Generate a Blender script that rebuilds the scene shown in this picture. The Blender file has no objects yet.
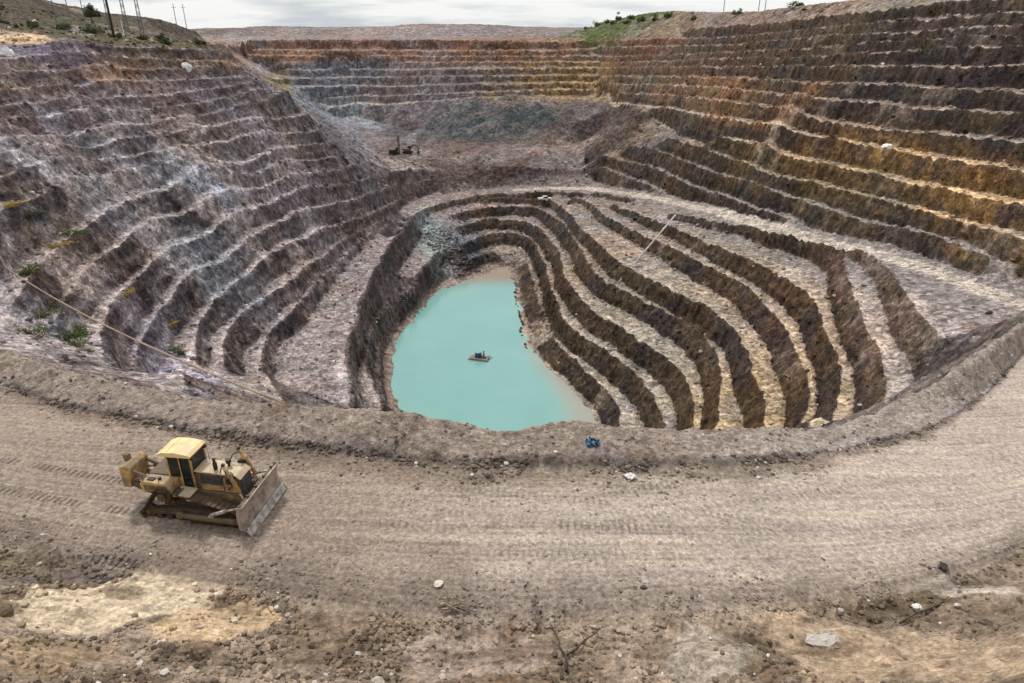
"""Open-pit mine with a turquoise lake and a yellow bulldozer on the haul road."""
import bpy, bmesh, math, random
import numpy as np
from mathutils import Vector, Matrix
LINES = {
'water': [[16.9,112.5,-50.0],[17.3,119.3,-50.0],[14.4,126.7,-50.0],[10.7,135.5,-50.0],[7.6,140.0,-50.0],[3.6,146.9,-50.0],[2.3,157.4,-50.0],[3.2,165.9,-50.0],[0.0,182.0,-50.0],[0.6,190.2,-50.0],[2.1,197.3,-50.0],[0.0,206.7,-50.0],[-2.3,210.7,-50.0],[-5.5,212.8,-50.0],[-9.7,210.7,-50.0],[-13.1,202.9,-50.0],[-17.3,196.4,-50.0],[-19.8,192.8,-50.0],[-22.7,183.6,-50.0],[-26.0,175.8,-50.0],[-27.9,161.9,-50.0],[-28.3,151.4,-50.0],[-28.5,140.5,-50.0],[-26.7,130.8,-50.0],[-24.6,122.1,-50.0],[-22.6,114.3,-50.0],[-14,108,-50],[-8,98,-50],[0,94,-50],[8,98,-50],[12,104,-50]],
'S9': [[20.1,107.2,-46.3],[20.1,117.6,-46.3],[18.7,123.9,-46.3],[16.6,129.2,-46.3],[14.0,136.5,-46.3],[11.2,144.5,-46.3],[10.7,152.1,-46.3],[10.3,162.2,-46.5],[7.6,172.9,-46.5],[6.3,184.8,-46.5],[5.8,200.2,-46.5],[6.2,213.5,-46.5],[2.7,219.1,-46.5],[-4.0,220.2,-46.5],[-9.8,214.6,-46.5],[-11.7,206.2,-46.5]],
'S8': [[25.6,99.9,-42.2],[26.3,108.5,-42.2],[25.4,117.4,-42.2],[23.3,126.2,-42.2],[19.0,134.0,-42.2],[15.9,139.9,-42.2],[13.4,145.6,-42.2],[11.6,150.0,-42.26],[11.2,162.1,-42.35],[9.7,173.6,-42.44],[8.7,188.2,-42.52],[8.8,206.2,-42.59],[6.0,219.9,-42.65],[-0.7,226.3,-42.71],[-7.5,226.5,-42.78],[-12.3,220.6,-42.84],[-16.0,211.6,-42.9]],
'S7': [[28.4,93.7,-38.3],[30.4,101.7,-38.3],[31.4,108.9,-38.3],[30.9,118.3,-38.3],[28.1,126.1,-38.3],[24.3,134.8,-38.3],[20.2,141.6,-38.3],[17.2,150.5,-38.4],[15.2,160.4,-38.5],[13.4,174.7,-38.6],[12.9,193.7,-38.8],[12.0,209.4,-39.0],[6.1,226.1,-39.2],[-4.1,230.9,-39.4],[-11.0,231.6,-39.6],[-18.9,221.9,-39.8]],
'S6': [[29.9,87.4,-34.4],[33.1,96.5,-34.4],[36.0,105.3,-34.4],[37.7,115.5,-34.4],[37.5,124.8,-34.4],[34.1,132.1,-34.4],[31.1,138.4,-34.4],[26.9,146.6,-34.44],[22.5,155.0,-34.5],[19.9,166.7,-34.56],[18.2,182.2,-34.75],[17.4,200.0,-35.12],[15.4,215.7,-35.5],[9.6,232.0,-35.86],[-0.7,236.2,-36.17],[-11.2,236.1,-36.49],[-21.0,228.8,-36.8]],
'S5': [[34.5,80.6,-30.5],[37.3,88.1,-30.5],[38.9,96.0,-30.5],[39.8,105.2,-30.5],[40.6,113.6,-30.5],[39.5,123.2,-30.5],[37.0,131.3,-30.5],[34.2,137.6,-30.63],[30.3,148.1,-30.85],[26.1,158.3,-31.07],[22.6,174.1,-31.47],[19.7,193.6,-32.16],[18.5,215.5,-32.85],[15.6,230.6,-33.46],[9.7,236.3,-33.74],[-0.7,240.7,-34.02],[-11.3,240.3,-34.3]],
'S4': [[36.6,74.9,-26.6],[41.0,82.7,-26.6],[43.8,90.2,-26.6],[46.1,98.9,-26.6],[47.4,109.1,-26.6],[47.6,120.1,-26.6],[46.3,129.8,-26.69],[43.4,139.2,-26.9],[40.6,149.8,-27.11],[37.1,160.4,-27.69],[33.3,173.1,-28.51],[29.1,189.5,-29.34],[27.0,207.7,-30.33],[25.2,225.9,-31.36],[21.7,235.0,-32.4]],
'S3': [[36.8,68.6,-22.7],[40.4,74.5,-22.7],[44.3,82.6,-22.7],[47.7,92.4,-22.7],[52.0,106.3,-22.7],[52.5,115.0,-22.7],[51.5,122.1,-22.92],[49.1,130.6,-23.18],[46.6,140.6,-23.57],[44.2,154.2,-24.42],[41.4,164.2,-25.26],[38.0,178.2,-26.38],[34.2,195.6,-27.69],[31.7,208.7,-29.0]],
'S2': [[38.9,63.3,-18.8],[43.6,70.0,-18.8],[47.7,79.3,-18.8],[50.1,87.3,-18.8],[53.5,96.6,-18.8],[56.0,105.6,-18.85],[60.3,119.4,-19.1],[62.1,131.0,-19.35],[59.6,139.9,-20.07],[56.3,148.4,-20.9],[52.4,157.4,-21.93],[47.1,168.2,-23.27],[42.9,180.7,-24.6]],
'S1': [[43.8,63.6,-14.9],[49.1,69.3,-14.9],[51.9,74.6,-14.9],[53.4,78.7,-15.0],[56.1,86.8,-15.13],[58.7,95.1,-15.47],[61.8,106.3,-16.0],[63.1,116.4,-16.62],[63.1,122.9,-17.51],[61.6,127.8,-18.4]],
'ramp_in': [[60.5,43.3,-13.0],[63.6,78.2,-13.0],[64.9,93.0,-14.55],[64.0,107.3,-16.0],[63.2,119.4,-17.18],[58.7,135.2,-18.94],[55.4,146.8,-20.0],[51.3,165.5,-22.84],[45.8,184.1,-25.42],[39.5,209.7,-28.0],[29.7,230.7,-30.09],[17.0,241.9,-32.18],[2.9,245.3,-33.26],[-11.4,243.8,-34.0],[-24.9,234.4,-34.34],[-32.0,222.4,-34.56],[-33.1,205.2,-34.68]],
'ramp_lip': [[39.5,209.7,-28.0],[29.7,230.7,-30.09],[17.0,241.9,-32.18],[2.9,245.3,-33.26],[-11.4,243.8,-34.0],[-24.9,234.4,-34.34],[-32.0,222.4,-34.56],[-33.1,205.2,-34.68]],
'ramp_out': [[71.4,52.3,-13.0],[69.8,87.3,-13.0],[69.2,100.1,-14.55],[67.9,115.0,-16.0],[66.4,126.4,-17.18],[61.6,142.9,-18.94],[58.0,154.5,-20.0],[54.4,176.8,-22.84],[49.0,198.4,-25.42],[41.7,222.6,-28.0],[30.9,240.4,-30.09],[17.6,252.2,-32.18],[3.0,255.6,-33.26],[-11.9,253.8,-34.0],[-26.1,247.0,-34.34],[-34.7,235.4,-34.58],[-38.0,220.7,-34.79],[-39.4,191.0,-35.0]],
'R0': [[-33.3,206.4,-35.0],[-34.3,183.8,-35.5],[-34.2,166.2,-36.0],[-35.0,149.5,-36.5],[-33.5,137.3,-37.0],[-33.5,128.8,-37.5],[-32.8,121.7,-38.0],[-31.8,115.7,-38.5],[-29.7,109.1,-39.0],[-27.5,102.1,-39.5]],
'R16': [[-39.4,191.0,-35.0],[-41.5,169.2,-35.67],[-43.0,151.7,-36.33],[-43.2,136.2,-37.0],[-42.7,124.7,-37.67],[-41.6,114.1,-38.33],[-37.2,104.7,-39.0]],
'I1': [[-22.5,205.9,-42.5],[-25.5,188.7,-42.66],[-26.9,175.4,-42.82],[-30.9,159.6,-42.99],[-32.9,147.8,-43.15],[-32.3,137.0,-43.31],[-30.0,125.5,-43.47],[-27.4,117.6,-43.64],[-24.7,111.3,-43.8]],
'I2': [[-21.9,197.9,-47.0],[-25.2,186.5,-47.08],[-28.9,172.4,-47.17],[-31.1,157.4,-47.25],[-31.5,145.7,-47.33],[-28.4,128.2,-47.42],[-25.0,115.8,-47.5]],
'L15': [[-44.4,108.0,-35.22],[-47.0,117.2,-35.22],[-48.2,125.8,-34.83],[-45.4,131.8,-33.38],[-45.2,145.2,-33.44],[-43.9,161.6,-33.69],[-41.7,181.3,-33.61],[-39.3,207.4,-34.0]],
'L14': [[-47.0,100.4,-30.23],[-50.8,109.1,-30.23],[-52.3,121.9,-30.21],[-51.0,130.2,-30.07],[-48.6,137.9,-29.63],[-46.6,154.6,-30.59],[-44.3,175.6,-31.12],[-40.8,199.7,-32.59],[-38.4,219.7,-33.89]],
'L13': [[-49.7,96.9,-27.95],[-54.2,107.4,-27.95],[-55.4,116.8,-27.08],[-55.1,126.7,-25.99],[-53.5,140.1,-25.2],[-50.1,156.6,-25.83],[-46.7,176.3,-27.52],[-41.4,205.4,-30.37],[-37.3,230.5,-32.41]],
'L12': [[-52.5,86.0,-23.93],[-56.8,93.6,-23.93],[-59.4,103.3,-23.77],[-59.2,111.4,-23.03],[-59.3,119.1,-21.87],[-58.1,130.7,-22.16],[-56.7,140.4,-21.95],[-55.3,150.5,-21.47],[-52.3,168.2,-21.49],[-47.9,186.8,-23.85],[-42.6,214.1,-26.17],[-37.7,239.7,-28.56],[-29.9,250.9,-29.74]],
'L11': [[-48.7,75.9,-18.82],[-55.1,84.0,-18.82],[-60.5,94.7,-18.82],[-63.7,109.3,-18.42],[-63.2,120.6,-17.94],[-61.7,132.5,-17.95],[-60.6,143.0,-17.65],[-57.8,155.0,-17.77],[-55.7,168.8,-17.64],[-53.0,181.5,-18.35],[-47.7,202.1,-21.24],[-41.6,231.7,-23.93],[-31.9,254.6,-26.11]],
'L10c': [[-59.5,82.4,-15.93],[-64.3,91.4,-15.93],[-66.0,100.1,-14.87],[-67.4,112.0,-13.66],[-67.0,125.5,-13.63],[-64.8,137.0,-14.02],[-63.0,149.1,-14.13],[-60.6,158.0,-14.3],[-56.8,176.2,-14.93],[-51.8,197.0,-16.79],[-47.5,217.1,-18.38]],
'L10': [[-65.0,84.4,-12.47],[-69.6,99.0,-10.82],[-71.2,114.4,-9.61],[-70.4,128.5,-9.79],[-68.5,140.3,-9.85],[-67.3,154.6,-8.88],[-64.0,159.4,-10.69],[-61.1,168.9,-11.78],[-56.8,186.0,-13.14],[-52.3,206.2,-14.14]],
'L9': [[-67.1,39.0,-4.15],[-74.7,98.5,-4.15],[-76.3,111.1,-4.29],[-75.6,118.4,-5.01],[-74.6,124.4,-5.75],[-73.6,139.8,-5.31],[-70.1,150.3,-6.78],[-66.5,159.9,-8.27],[-62.2,172.4,-9.75],[-59.8,185.9,-9.74],[-57.0,200.4,-9.83],[-53.4,212.5,-11.04]],
'L8': [[-83.1,46.9,-0.56],[-79.2,106.8,-0.56],[-78.5,117.6,-1.96],[-77.6,127.9,-2.43],[-75.1,140.7,-3.69],[-73.4,147.6,-4.24],[-70.6,158.5,-4.69],[-68.5,168.1,-4.55],[-65.0,179.2,-5.2],[-61.0,194.1,-6.49],[-57.4,209.9,-6.93]],
'L7': [[-88.7,51.6,1.43],[-81.6,111.2,1.43],[-80.1,123.8,-0.15],[-78.7,133.9,-0.86],[-77.7,143.1,-0.9],[-75.8,152.0,-1.16],[-71.6,168.8,-1.43],[-67.6,183.0,-1.75],[-62.5,202.8,-2.74],[-60.5,212.3,-2.67]],
'L6': [[-91.8,55.0,2.97],[-83.4,114.4,2.97],[-82.4,121.5,2.08],[-81.3,129.9,1.38],[-80.6,138.7,1.45],[-79.0,149.7,1.4],[-77.1,158.8,1.34],[-74.1,169.5,0.99],[-70.7,183.7,1.36],[-69.1,192.9,1.96],[-67.4,204.9,2.99],[-66.0,212.8,3.72]],
'L5': [[-90.2,59.8,5.61],[-86.1,119.7,5.61],[-85.3,131.5,5.26],[-83.2,143.7,4.47],[-80.8,155.7,4.0],[-77.5,167.8,3.64],[-72.7,186.0,3.83],[-70.0,203.4,5.23]],
'L4': [[-96.5,65.0,8.03],[-88.6,124.5,8.03],[-86.8,138.1,7.27],[-83.8,154.4,6.57],[-79.1,172.5,6.13],[-73.5,192.9,6.24],[-70.9,206.9,7.1]],
'L3': [[-98.5,69.1,10.16],[-90.7,128.6,10.16],[-89.2,140.0,9.65],[-87.7,150.5,9.46],[-85.2,162.6,9.24],[-79.9,181.1,8.72],[-72.9,203.3,8.11]],
'L2': [[-102.3,74.4,12.86],[-93.4,133.7,12.86],[-90.5,153.1,12.31],[-87.1,166.1,11.56],[-80.9,187.6,11.17],[-75.5,204.1,10.66]],
'L1': [[-99.1,77.6,14.92],[-95.4,137.5,14.92],[-94.9,145.7,15.23],[-93.3,155.5,15.09],[-91.1,162.5,14.28],[-88.3,174.0,14.09],[-81.2,192.1,12.54],[-78.0,201.2,12.06]],
'L0': [[-95.9,154.5,17.17],[-92.6,167.6,16.51],[-88.0,183.7,15.95],[-82.8,197.0,15.17],[-78.8,207.2,14.41]],
'P1b': [[31.6,249.3,-25.14],[38.6,235.8,-25.4],[44.0,220.0,-26.06],[46.6,209.3,-26.05]],
'O0': [[32.1,254.9,-21.99],[43.0,235.5,-21.3],[48.2,218.4,-21.41],[51.4,200.0,-21.87],[55.2,183.7,-20.57],[57.1,172.1,-19.91],[59.3,156.3,-18.56],[60.9,149.9,-18.35]],
'O1': [[40.8,249.2,-17.34],[48.5,231.4,-16.86],[52.4,214.4,-17.0],[55.0,201.0,-16.97],[58.0,186.1,-16.36],[60.7,170.8,-15.26],[62.0,160.4,-14.95],[64.0,150.9,-14.98],[66.4,142.1,-14.65],[68.7,130.2,-14.3],[71.2,117.3,-12.69],[71.7,110.5,-12.17],[72.1,100.0,-11.62]],
'O2': [[51.2,235.0,-12.39],[56.2,212.5,-12.69],[58.6,199.7,-12.78],[60.8,188.2,-12.48],[62.0,175.9,-12.84],[63.7,166.6,-12.07],[66.1,157.9,-11.52],[68.6,147.6,-11.4],[71.4,137.6,-10.67],[72.7,130.2,-10.3],[73.7,119.1,-9.93],[74.5,109.6,-9.36],[75.6,97.9,-8.2],[82.2,28.2,-8.2]],
'O3': [[60.7,206.1,-8.69],[63.1,194.7,-8.44],[65.2,181.6,-8.03],[67.8,165.6,-8.24],[71.1,153.7,-7.84],[74.0,142.4,-7.35],[76.4,129.9,-6.62],[77.5,120.2,-6.19],[78.3,110.6,-5.75],[79.3,104.9,-4.93],[91.4,36.0,-4.93]],
'O4': [[42.0,343.7,-11.24],[46.5,296.3,-7.71],[54.4,266.1,-6.15],[60.2,231.4,-5.14],[64.9,205.4,-4.14],[67.9,188.4,-3.66],[70.8,173.9,-3.49],[72.3,168.5,-3.45],[76.2,153.8,-3.21],[79.3,140.7,-2.7],[80.8,130.9,-2.31],[82.0,121.6,-1.84],[83.3,112.4,-1.16],[93.1,43.1,-1.16]],
'O5': [[40.6,334.1,-6.43],[47.7,305.8,-4.59],[54.1,285.8,-3.24],[60.1,261.8,-1.97],[65.7,231.2,-0.89],[70.4,207.4,-0.05],[73.0,189.8,-0.01],[75.9,173.5,-0.15],[77.5,163.8,-0.56],[81.6,148.9,0.29],[84.1,138.2,1.15],[85.8,127.2,1.77],[86.8,119.1,2.11],[95.4,49.6,2.11]],
'O6': [[41.1,340.3,-3.39],[61.2,274.8,0.75],[65.6,256.3,1.72],[69.8,235.7,2.58],[72.8,215.9,2.64],[76.8,196.1,3.46],[79.3,183.5,3.9],[81.7,172.6,4.2],[84.6,160.0,4.32],[86.9,148.8,4.71],[88.9,139.0,5.34],[91.1,127.3,6.24],[104.0,58.5,6.24]],
'O7': [[41.9,347.9,0.09],[54.9,313.4,1.67],[62.6,282.4,3.13],[70.6,251.6,4.97],[75.7,226.4,5.89],[79.2,203.9,6.24],[81.8,190.9,6.88],[84.6,180.5,7.7],[87.8,168.1,8.12],[90.1,156.1,8.26],[92.6,143.4,8.84],[94.4,133.6,9.43],[107.0,64.8,9.43]],
'O8': [[42.4,354.2,3.11],[58.2,316.6,5.11],[69.5,274.5,7.09],[75.9,247.8,8.34],[83.1,212.0,10.19],[88.4,185.0,11.43],[93.1,166.9,12.15],[96.6,151.7,12.98],[98.6,141.7,13.62],[112.3,73.1,13.62]],
'O9': [[42.9,359.1,5.37],[51.3,340.7,6.12],[66.9,297.0,8.27],[74.7,269.2,10.18],[80.8,244.5,11.39],[85.2,218.7,12.57],[87.6,207.7,13.2],[90.6,191.2,14.2],[94.5,179.6,15.15],[97.6,169.0,16.07],[102.0,148.3,17.1],[116.6,79.8,17.1]],
'O9b': [[43.4,364.5,7.89],[49.5,352.1,8.3],[63.4,319.0,9.8],[72.6,288.8,11.23],[79.6,262.4,12.69],[86.7,223.4,14.3],[89.6,213.4,15.56],[95.3,188.1,17.25],[99.4,173.1,18.1],[103.8,151.6,18.89],[117.8,83.0,18.89]],
'O9c': [[44.1,372.7,11.79],[52.2,359.2,12.53],[77.9,282.6,14.12],[84.7,258.9,15.89],[89.2,231.2,17.18],[91.9,220.4,18.39],[95.6,198.1,18.55],[98.9,185.4,19.55],[101.9,174.3,20.21],[105.4,154.7,20.56],[117.7,85.8,20.56]],
'O10': [[48.8,371.6,14.56],[63.5,343.5,15.81],[79.9,291.0,16.81],[85.3,272.9,18.01],[89.1,252.8,18.77],[91.4,238.1,19.71],[93.5,225.0,20.27],[98.0,204.4,21.48],[101.9,187.6,22.26],[104.7,176.4,22.76],[107.8,159.4,23.06],[120.4,90.5,23.06]],
'O11': [[76.6,322.9,20.0],[86.5,289.1,21.05],[93.5,244.8,22.22],[95.9,232.3,23.22],[100.3,210.6,24.37],[104.4,193.4,25.09],[106.3,188.7,25.86],[109.8,171.7,26.14],[123.9,103.1,26.14]],
'O12': [[34.7,446.0,13.47],[56.1,479.5,21.74],[58.3,407.3,25.4],[67.2,400.8,27.7],[75.0,389.6,28.88],[81.4,367.3,27.93],[92.4,311.1,26.35],[98.0,281.6,26.75],[101.1,267.0,27.67],[104.6,243.1,28.12],[108.9,226.3,29.15],[116.3,199.7,30.4],[126.3,190.4,31.67],[177.6,142.7,31.67]],
'B0': [[-95.4,376.7,-17.22],[-87.0,374.6,-16.51],[-68.7,374.4,-15.5],[-48.4,359.2,-13.12],[-29.1,339.3,-9.94],[-5.5,329.8,-8.68],[20.1,329.5,-8.22],[40.2,330.0,-8.69]],
'B1': [[-101.8,387.2,-13.16],[-80.4,382.4,-12.25],[-57.6,371.9,-10.87],[-29.5,344.5,-7.7],[-5.6,335.6,-6.12],[17.6,335.4,-5.66],[40.9,337.2,-5.36]],
'B2': [[-111.2,381.2,-7.69],[-93.4,395.2,-7.68],[-58.4,379.2,-7.05],[-30.0,352.2,-4.22],[-5.6,341.4,-3.47],[17.8,341.1,-3.01],[41.4,343.0,-2.7]],
'B3': [[-127.8,385.4,-4.02],[-94.7,402.3,-4.04],[-59.4,387.8,-2.68],[-30.5,359.1,-1.0],[3.8,348.0,-0.35],[42.1,349.8,0.43]],
'B4': [[-139.8,410.5,-0.35],[-115.8,400.7,-0.38],[-96.0,409.8,-0.32],[-60.1,394.0,0.47],[-30.9,365.3,1.89],[3.9,355.1,2.84],[42.6,355.9,3.26]],
'B5': [[-145.1,408.3,3.37],[-117.5,408.6,3.35],[-97.2,416.5,3.03],[-60.9,400.4,3.69],[3.9,361.0,5.52],[43.1,360.8,5.53]],
'B6': [[-157.5,420.7,6.55],[-119.1,415.7,6.71],[-61.6,406.7,6.74],[4.0,366.1,7.84],[43.6,366.2,8.06]],
'B7': [[-159.2,426.7,9.54],[-120.2,420.7,9.17],[-62.2,412.2,9.39],[4.0,370.7,9.99],[44.1,372.3,10.88]],
'B8': [[-159.2,380.5,14.43],[-153.1,436.1,14.68],[-122.7,432.2,14.73],[-63.5,423.6,14.84],[-6.3,388.9,14.78],[24.5,380.6,14.43],[44.7,378.9,13.99]],
'F0': [[-71.5,299.6,-27.5],[-43.9,272.4,-27.4],[-27.7,267.5,-27.3],[-12.2,264.8,-27.2],[3.0,262.7,-27.2],[16.2,260.7,-27.2],[29.8,264.8,-27.2]],
'F1': [[-99.9,366.2,-24.5],[-85.7,358.2,-24.5],[-55.9,354.4,-24.5],[-37.1,319.7,-24.5],[-17.7,296.2,-24.5],[11.7,293.5,-24.5],[37.1,296.2,-24.5]],
'foot': [[-89.4,54.6,1.0],[-51.0,43.6,1.0],[-40.2,40.5,0.56],[-31.5,37.1,0.2],[-26.9,34.7,0.17],[-23.3,33.4,0.13],[-18.3,32.0,0.08],[-15.1,31.1,0.05],[-11.1,30.2,0.0],[-5.7,29.1,0.0],[-0.6,28.6,0.0],[4.4,28.5,0.0],[9.5,28.6,0.0],[15.2,30.2,-0.62],[18.5,31.6,-0.93],[23.3,33.6,-1.33],[26.6,35.8,-1.54],[30.8,39.1,-1.75],[34.5,42.5,-1.88],[38.4,46.3,-2.0],[48.9,56.7,-2.75],[66.8,71.6,-4.0],[97.5,97.2,-4.0]],
'top': [[-91.5,56.8,2.5],[-52.9,46.3,2.5],[-42.2,43.4,1.69],[-33.2,40.1,1.03],[-28.7,37.9,1.03],[-25.0,36.7,0.7],[-21.5,35.8,0.45],[-18.1,34.8,0.54],[-13.1,33.5,0.69],[-9.5,32.7,0.81],[-6.0,31.7,1.18],[-4.7,31.8,0.96],[-2.3,31.8,0.23],[-0.7,31.6,0.18],[1.0,31.8,0.02],[2.3,31.9,0.29],[4.8,31.8,0.37],[10.3,32.2,-0.08],[16.6,33.8,-1.08],[21.0,35.5,-1.66],[23.8,36.9,-1.17],[27.8,39.0,-0.75],[30.1,40.6,-0.14],[34.5,44.1,-0.07],[39.8,48.9,-0.96],[49.2,57.8,-0.81],[67.8,73.8,-1.83],[98.1,99.9,-1.83]],
'outer': [[-93.6,58.0,1.44],[-54.9,48.0,1.44],[-44.0,45.2,0.47],[-34.9,42.1,-0.36],[-30.2,40.0,-0.44],[-26.4,38.8,-0.85],[-22.8,37.9,-1.16],[-19.2,36.9,-1.12],[-13.9,35.6,-1.03],[-10.1,34.9,-0.94],[-6.4,33.9,-0.58],[-5.0,34.0,-0.85],[-2.4,34.1,-1.71],[-0.7,34.0,-1.81],[1.1,34.2,-2.01],[2.5,34.3,-1.74],[5.2,34.4,-1.69],[11.2,34.8,-2.22],[17.9,36.4,-3.22],[22.6,38.1,-3.78],[25.6,39.7,-3.25],[29.8,41.9,-2.78],[32.3,43.5,-2.1],[36.9,47.1,-1.94],[42.4,52.0,-2.77],[51.7,60.9,-2.37],[70.5,76.7,-3.14],[101.1,102.4,-3.14]],
'HL': [[-23.2,44.5,-8.93],[-17.1,43.8,-9.26],[-12.6,43.3,-9.39],[-8.1,42.5,-9.2],[-6.3,42.7,-9.55],[-3.1,42.8,-10.62],[-0.9,42.6,-10.69],[1.3,42.8,-10.89],[3.1,42.9,-10.51],[6.4,42.7,-10.31],[13.7,42.7,-10.63],[21.5,43.6,-11.25],[26.6,44.9,-11.44],[29.8,46.1,-10.45],[34.1,48.0,-9.51]],
'near': [[-74.5,34.4,1.0],[-35.4,25.8,1.0],[-26.8,23.9,0.51],[-21.6,22.7,0.2],[-17.7,21.7,0.15],[-14.5,20.9,0.1],[-11.0,20.3,0.05],[-8.1,19.7,0.0],[-4.2,19.0,0.0],[-0.4,18.7,0.0],[3.3,18.8,0.0],[7.1,19.1,0.0],[11.0,19.5,0.0],[15.4,20.5,-0.27],[18.5,21.6,-0.43],[22.2,23.2,-0.6],[30.1,27.5,-1.17],[45.2,35.3,-2.0],[80.7,53.7,-2.0]],
'fg0': [[-33.3,24.3,1.12],[-25.2,22.5,0.63],[-20.3,21.3,0.32],[-16.6,20.4,0.27],[-13.6,19.6,0.22],[-10.3,19.1,0.17],[-7.6,18.5,0.12],[-3.9,17.9,0.12],[-0.4,17.6,0.12],[3.1,17.7,0.12],[6.7,18.0,0.12],[10.3,18.3,0.12],[14.5,19.3,-0.15],[17.4,20.3,-0.31],[20.9,21.8,-0.48],[28.3,25.8,-1.05],[42.5,33.2,-1.88]],
'fg1': [[-26.9,19.6,2.5],[-20.4,18.2,2.01],[-16.4,17.3,1.7],[-13.5,16.5,1.65],[-11.0,15.9,1.6],[-8.4,15.4,1.55],[-6.2,15.0,1.5],[-3.2,14.4,1.5],[-0.3,14.2,1.5],[2.5,14.3,1.5],[5.4,14.5,1.5],[8.4,14.8,1.5],[11.7,15.6,1.23],[14.1,16.4,1.07],[16.9,17.6,0.9],[22.9,20.9,0.33],[34.4,26.8,-0.5]],
'fg2': [[-19.8,14.4,5.3],[-15.0,13.4,4.81],[-12.1,12.7,4.5],[-9.9,12.2,4.45],[-8.1,11.7,4.4],[-6.2,11.4,4.35],[-4.5,11.0,4.3],[-2.4,10.6,4.3],[-0.2,10.5,4.3],[1.8,10.5,4.3],[4.0,10.7,4.3],[6.2,10.9,4.3],[8.6,11.5,4.03],[10.4,12.1,3.87],[12.4,13.0,3.7],[16.9,15.4,3.13],[25.3,19.8,2.3]],
'fg3': [[-13.1,9.5,8.6],[-9.9,8.8,8.11],[-8.0,8.4,7.8],[-6.5,8.0,7.75],[-5.4,7.7,7.7],[-4.1,7.5,7.65],[-3.0,7.3,7.6],[-1.6,7.0,7.6],[-0.1,6.9,7.6],[1.2,7.0,7.6],[2.6,7.1,7.6],[4.1,7.2,7.6],[5.7,7.6,7.33],[6.8,8.0,7.17],[8.2,8.6,7.0],[11.1,10.2,6.43],[16.7,13.1,5.6]],
'fg4': [[-7.1,5.2,13.0],[-5.4,4.8,12.51],[-4.3,4.5,12.2],[-3.5,4.3,12.15],[-2.9,4.2,12.1],[-2.2,4.1,12.05],[-1.6,3.9,12.0],[-0.8,3.8,12.0],[-0.1,3.7,12.0],[0.7,3.8,12.0],[1.4,3.8,12.0],[2.2,3.9,12.0],[3.1,4.1,11.73],[3.7,4.3,11.57],[4.4,4.6,11.4],[6.0,5.5,10.83],[9.0,7.1,10.0]],
'H2': [[34,66,-18.8],[26,56,-18],[10,50,-17.5],[-15,50,-17],[-34,62,-17.2],[-40,74,-17.5]],
'H5': [[27,76,-30.5],[20,66,-30.5],[0,61,-30],[-20,68,-28],[-33,84,-27],[-38,92,-26.6]],
'H8': [[22,90,-40],[14,78,-40],[0,74,-39],[-14,82,-38],[-21,92,-38]],
'lakebed': [[0,200,-52.5],[-4,180,-55],[2,160,-57],[-5,140,-57],[0,120,-56],[0,104,-53]],
'MF': [[-183.4,432.7,16.31],[-166.0,492.8,16.4],[-77.0,514.3,16.25],[-8.0,499.9,15.74],[30.2,469.0,14.28]],
'MT': [[-201.8,479.2,19.42],[-211.8,518.4,21.26],[-194.0,536.0,20.97],[-179.7,540.9,22.94],[-127.2,555.6,21.35],[-86.9,563.3,22.39],[-82.4,564.0,24.09],[-8.9,559.9,23.72],[9.7,559.9,21.36],[35.7,558.9,20.68],[97.3,571.8,22.08],[187.7,569.9,24.13]],
'HF': [[-138.5,164.5,20.0],[-121.2,177.6,19.57],[-115.6,187.2,18.63],[-108.8,197.0,17.36],[-102.7,211.4,16.65],[-94.6,226.0,16.41],[-95.3,247.3,15.77]],
'HT': [[-190.4,218.8,33.4],[-173.0,232.8,32.66],[-159.4,248.3,31.2],[-155.4,256.6,28.88],[-150.7,265.1,26.98],[-144.8,274.1,25.27],[-138.2,288.6,24.52],[-136.3,300.5,22.9],[-135.4,311.9,20.38],[-135.9,322.5,19.22]],
'HB': [[-253.5,283.1,20.0],[-225.6,330.3,19.2],[-207.2,376.8,18.17],[-177.6,413.5,18.49]],
}
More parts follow.
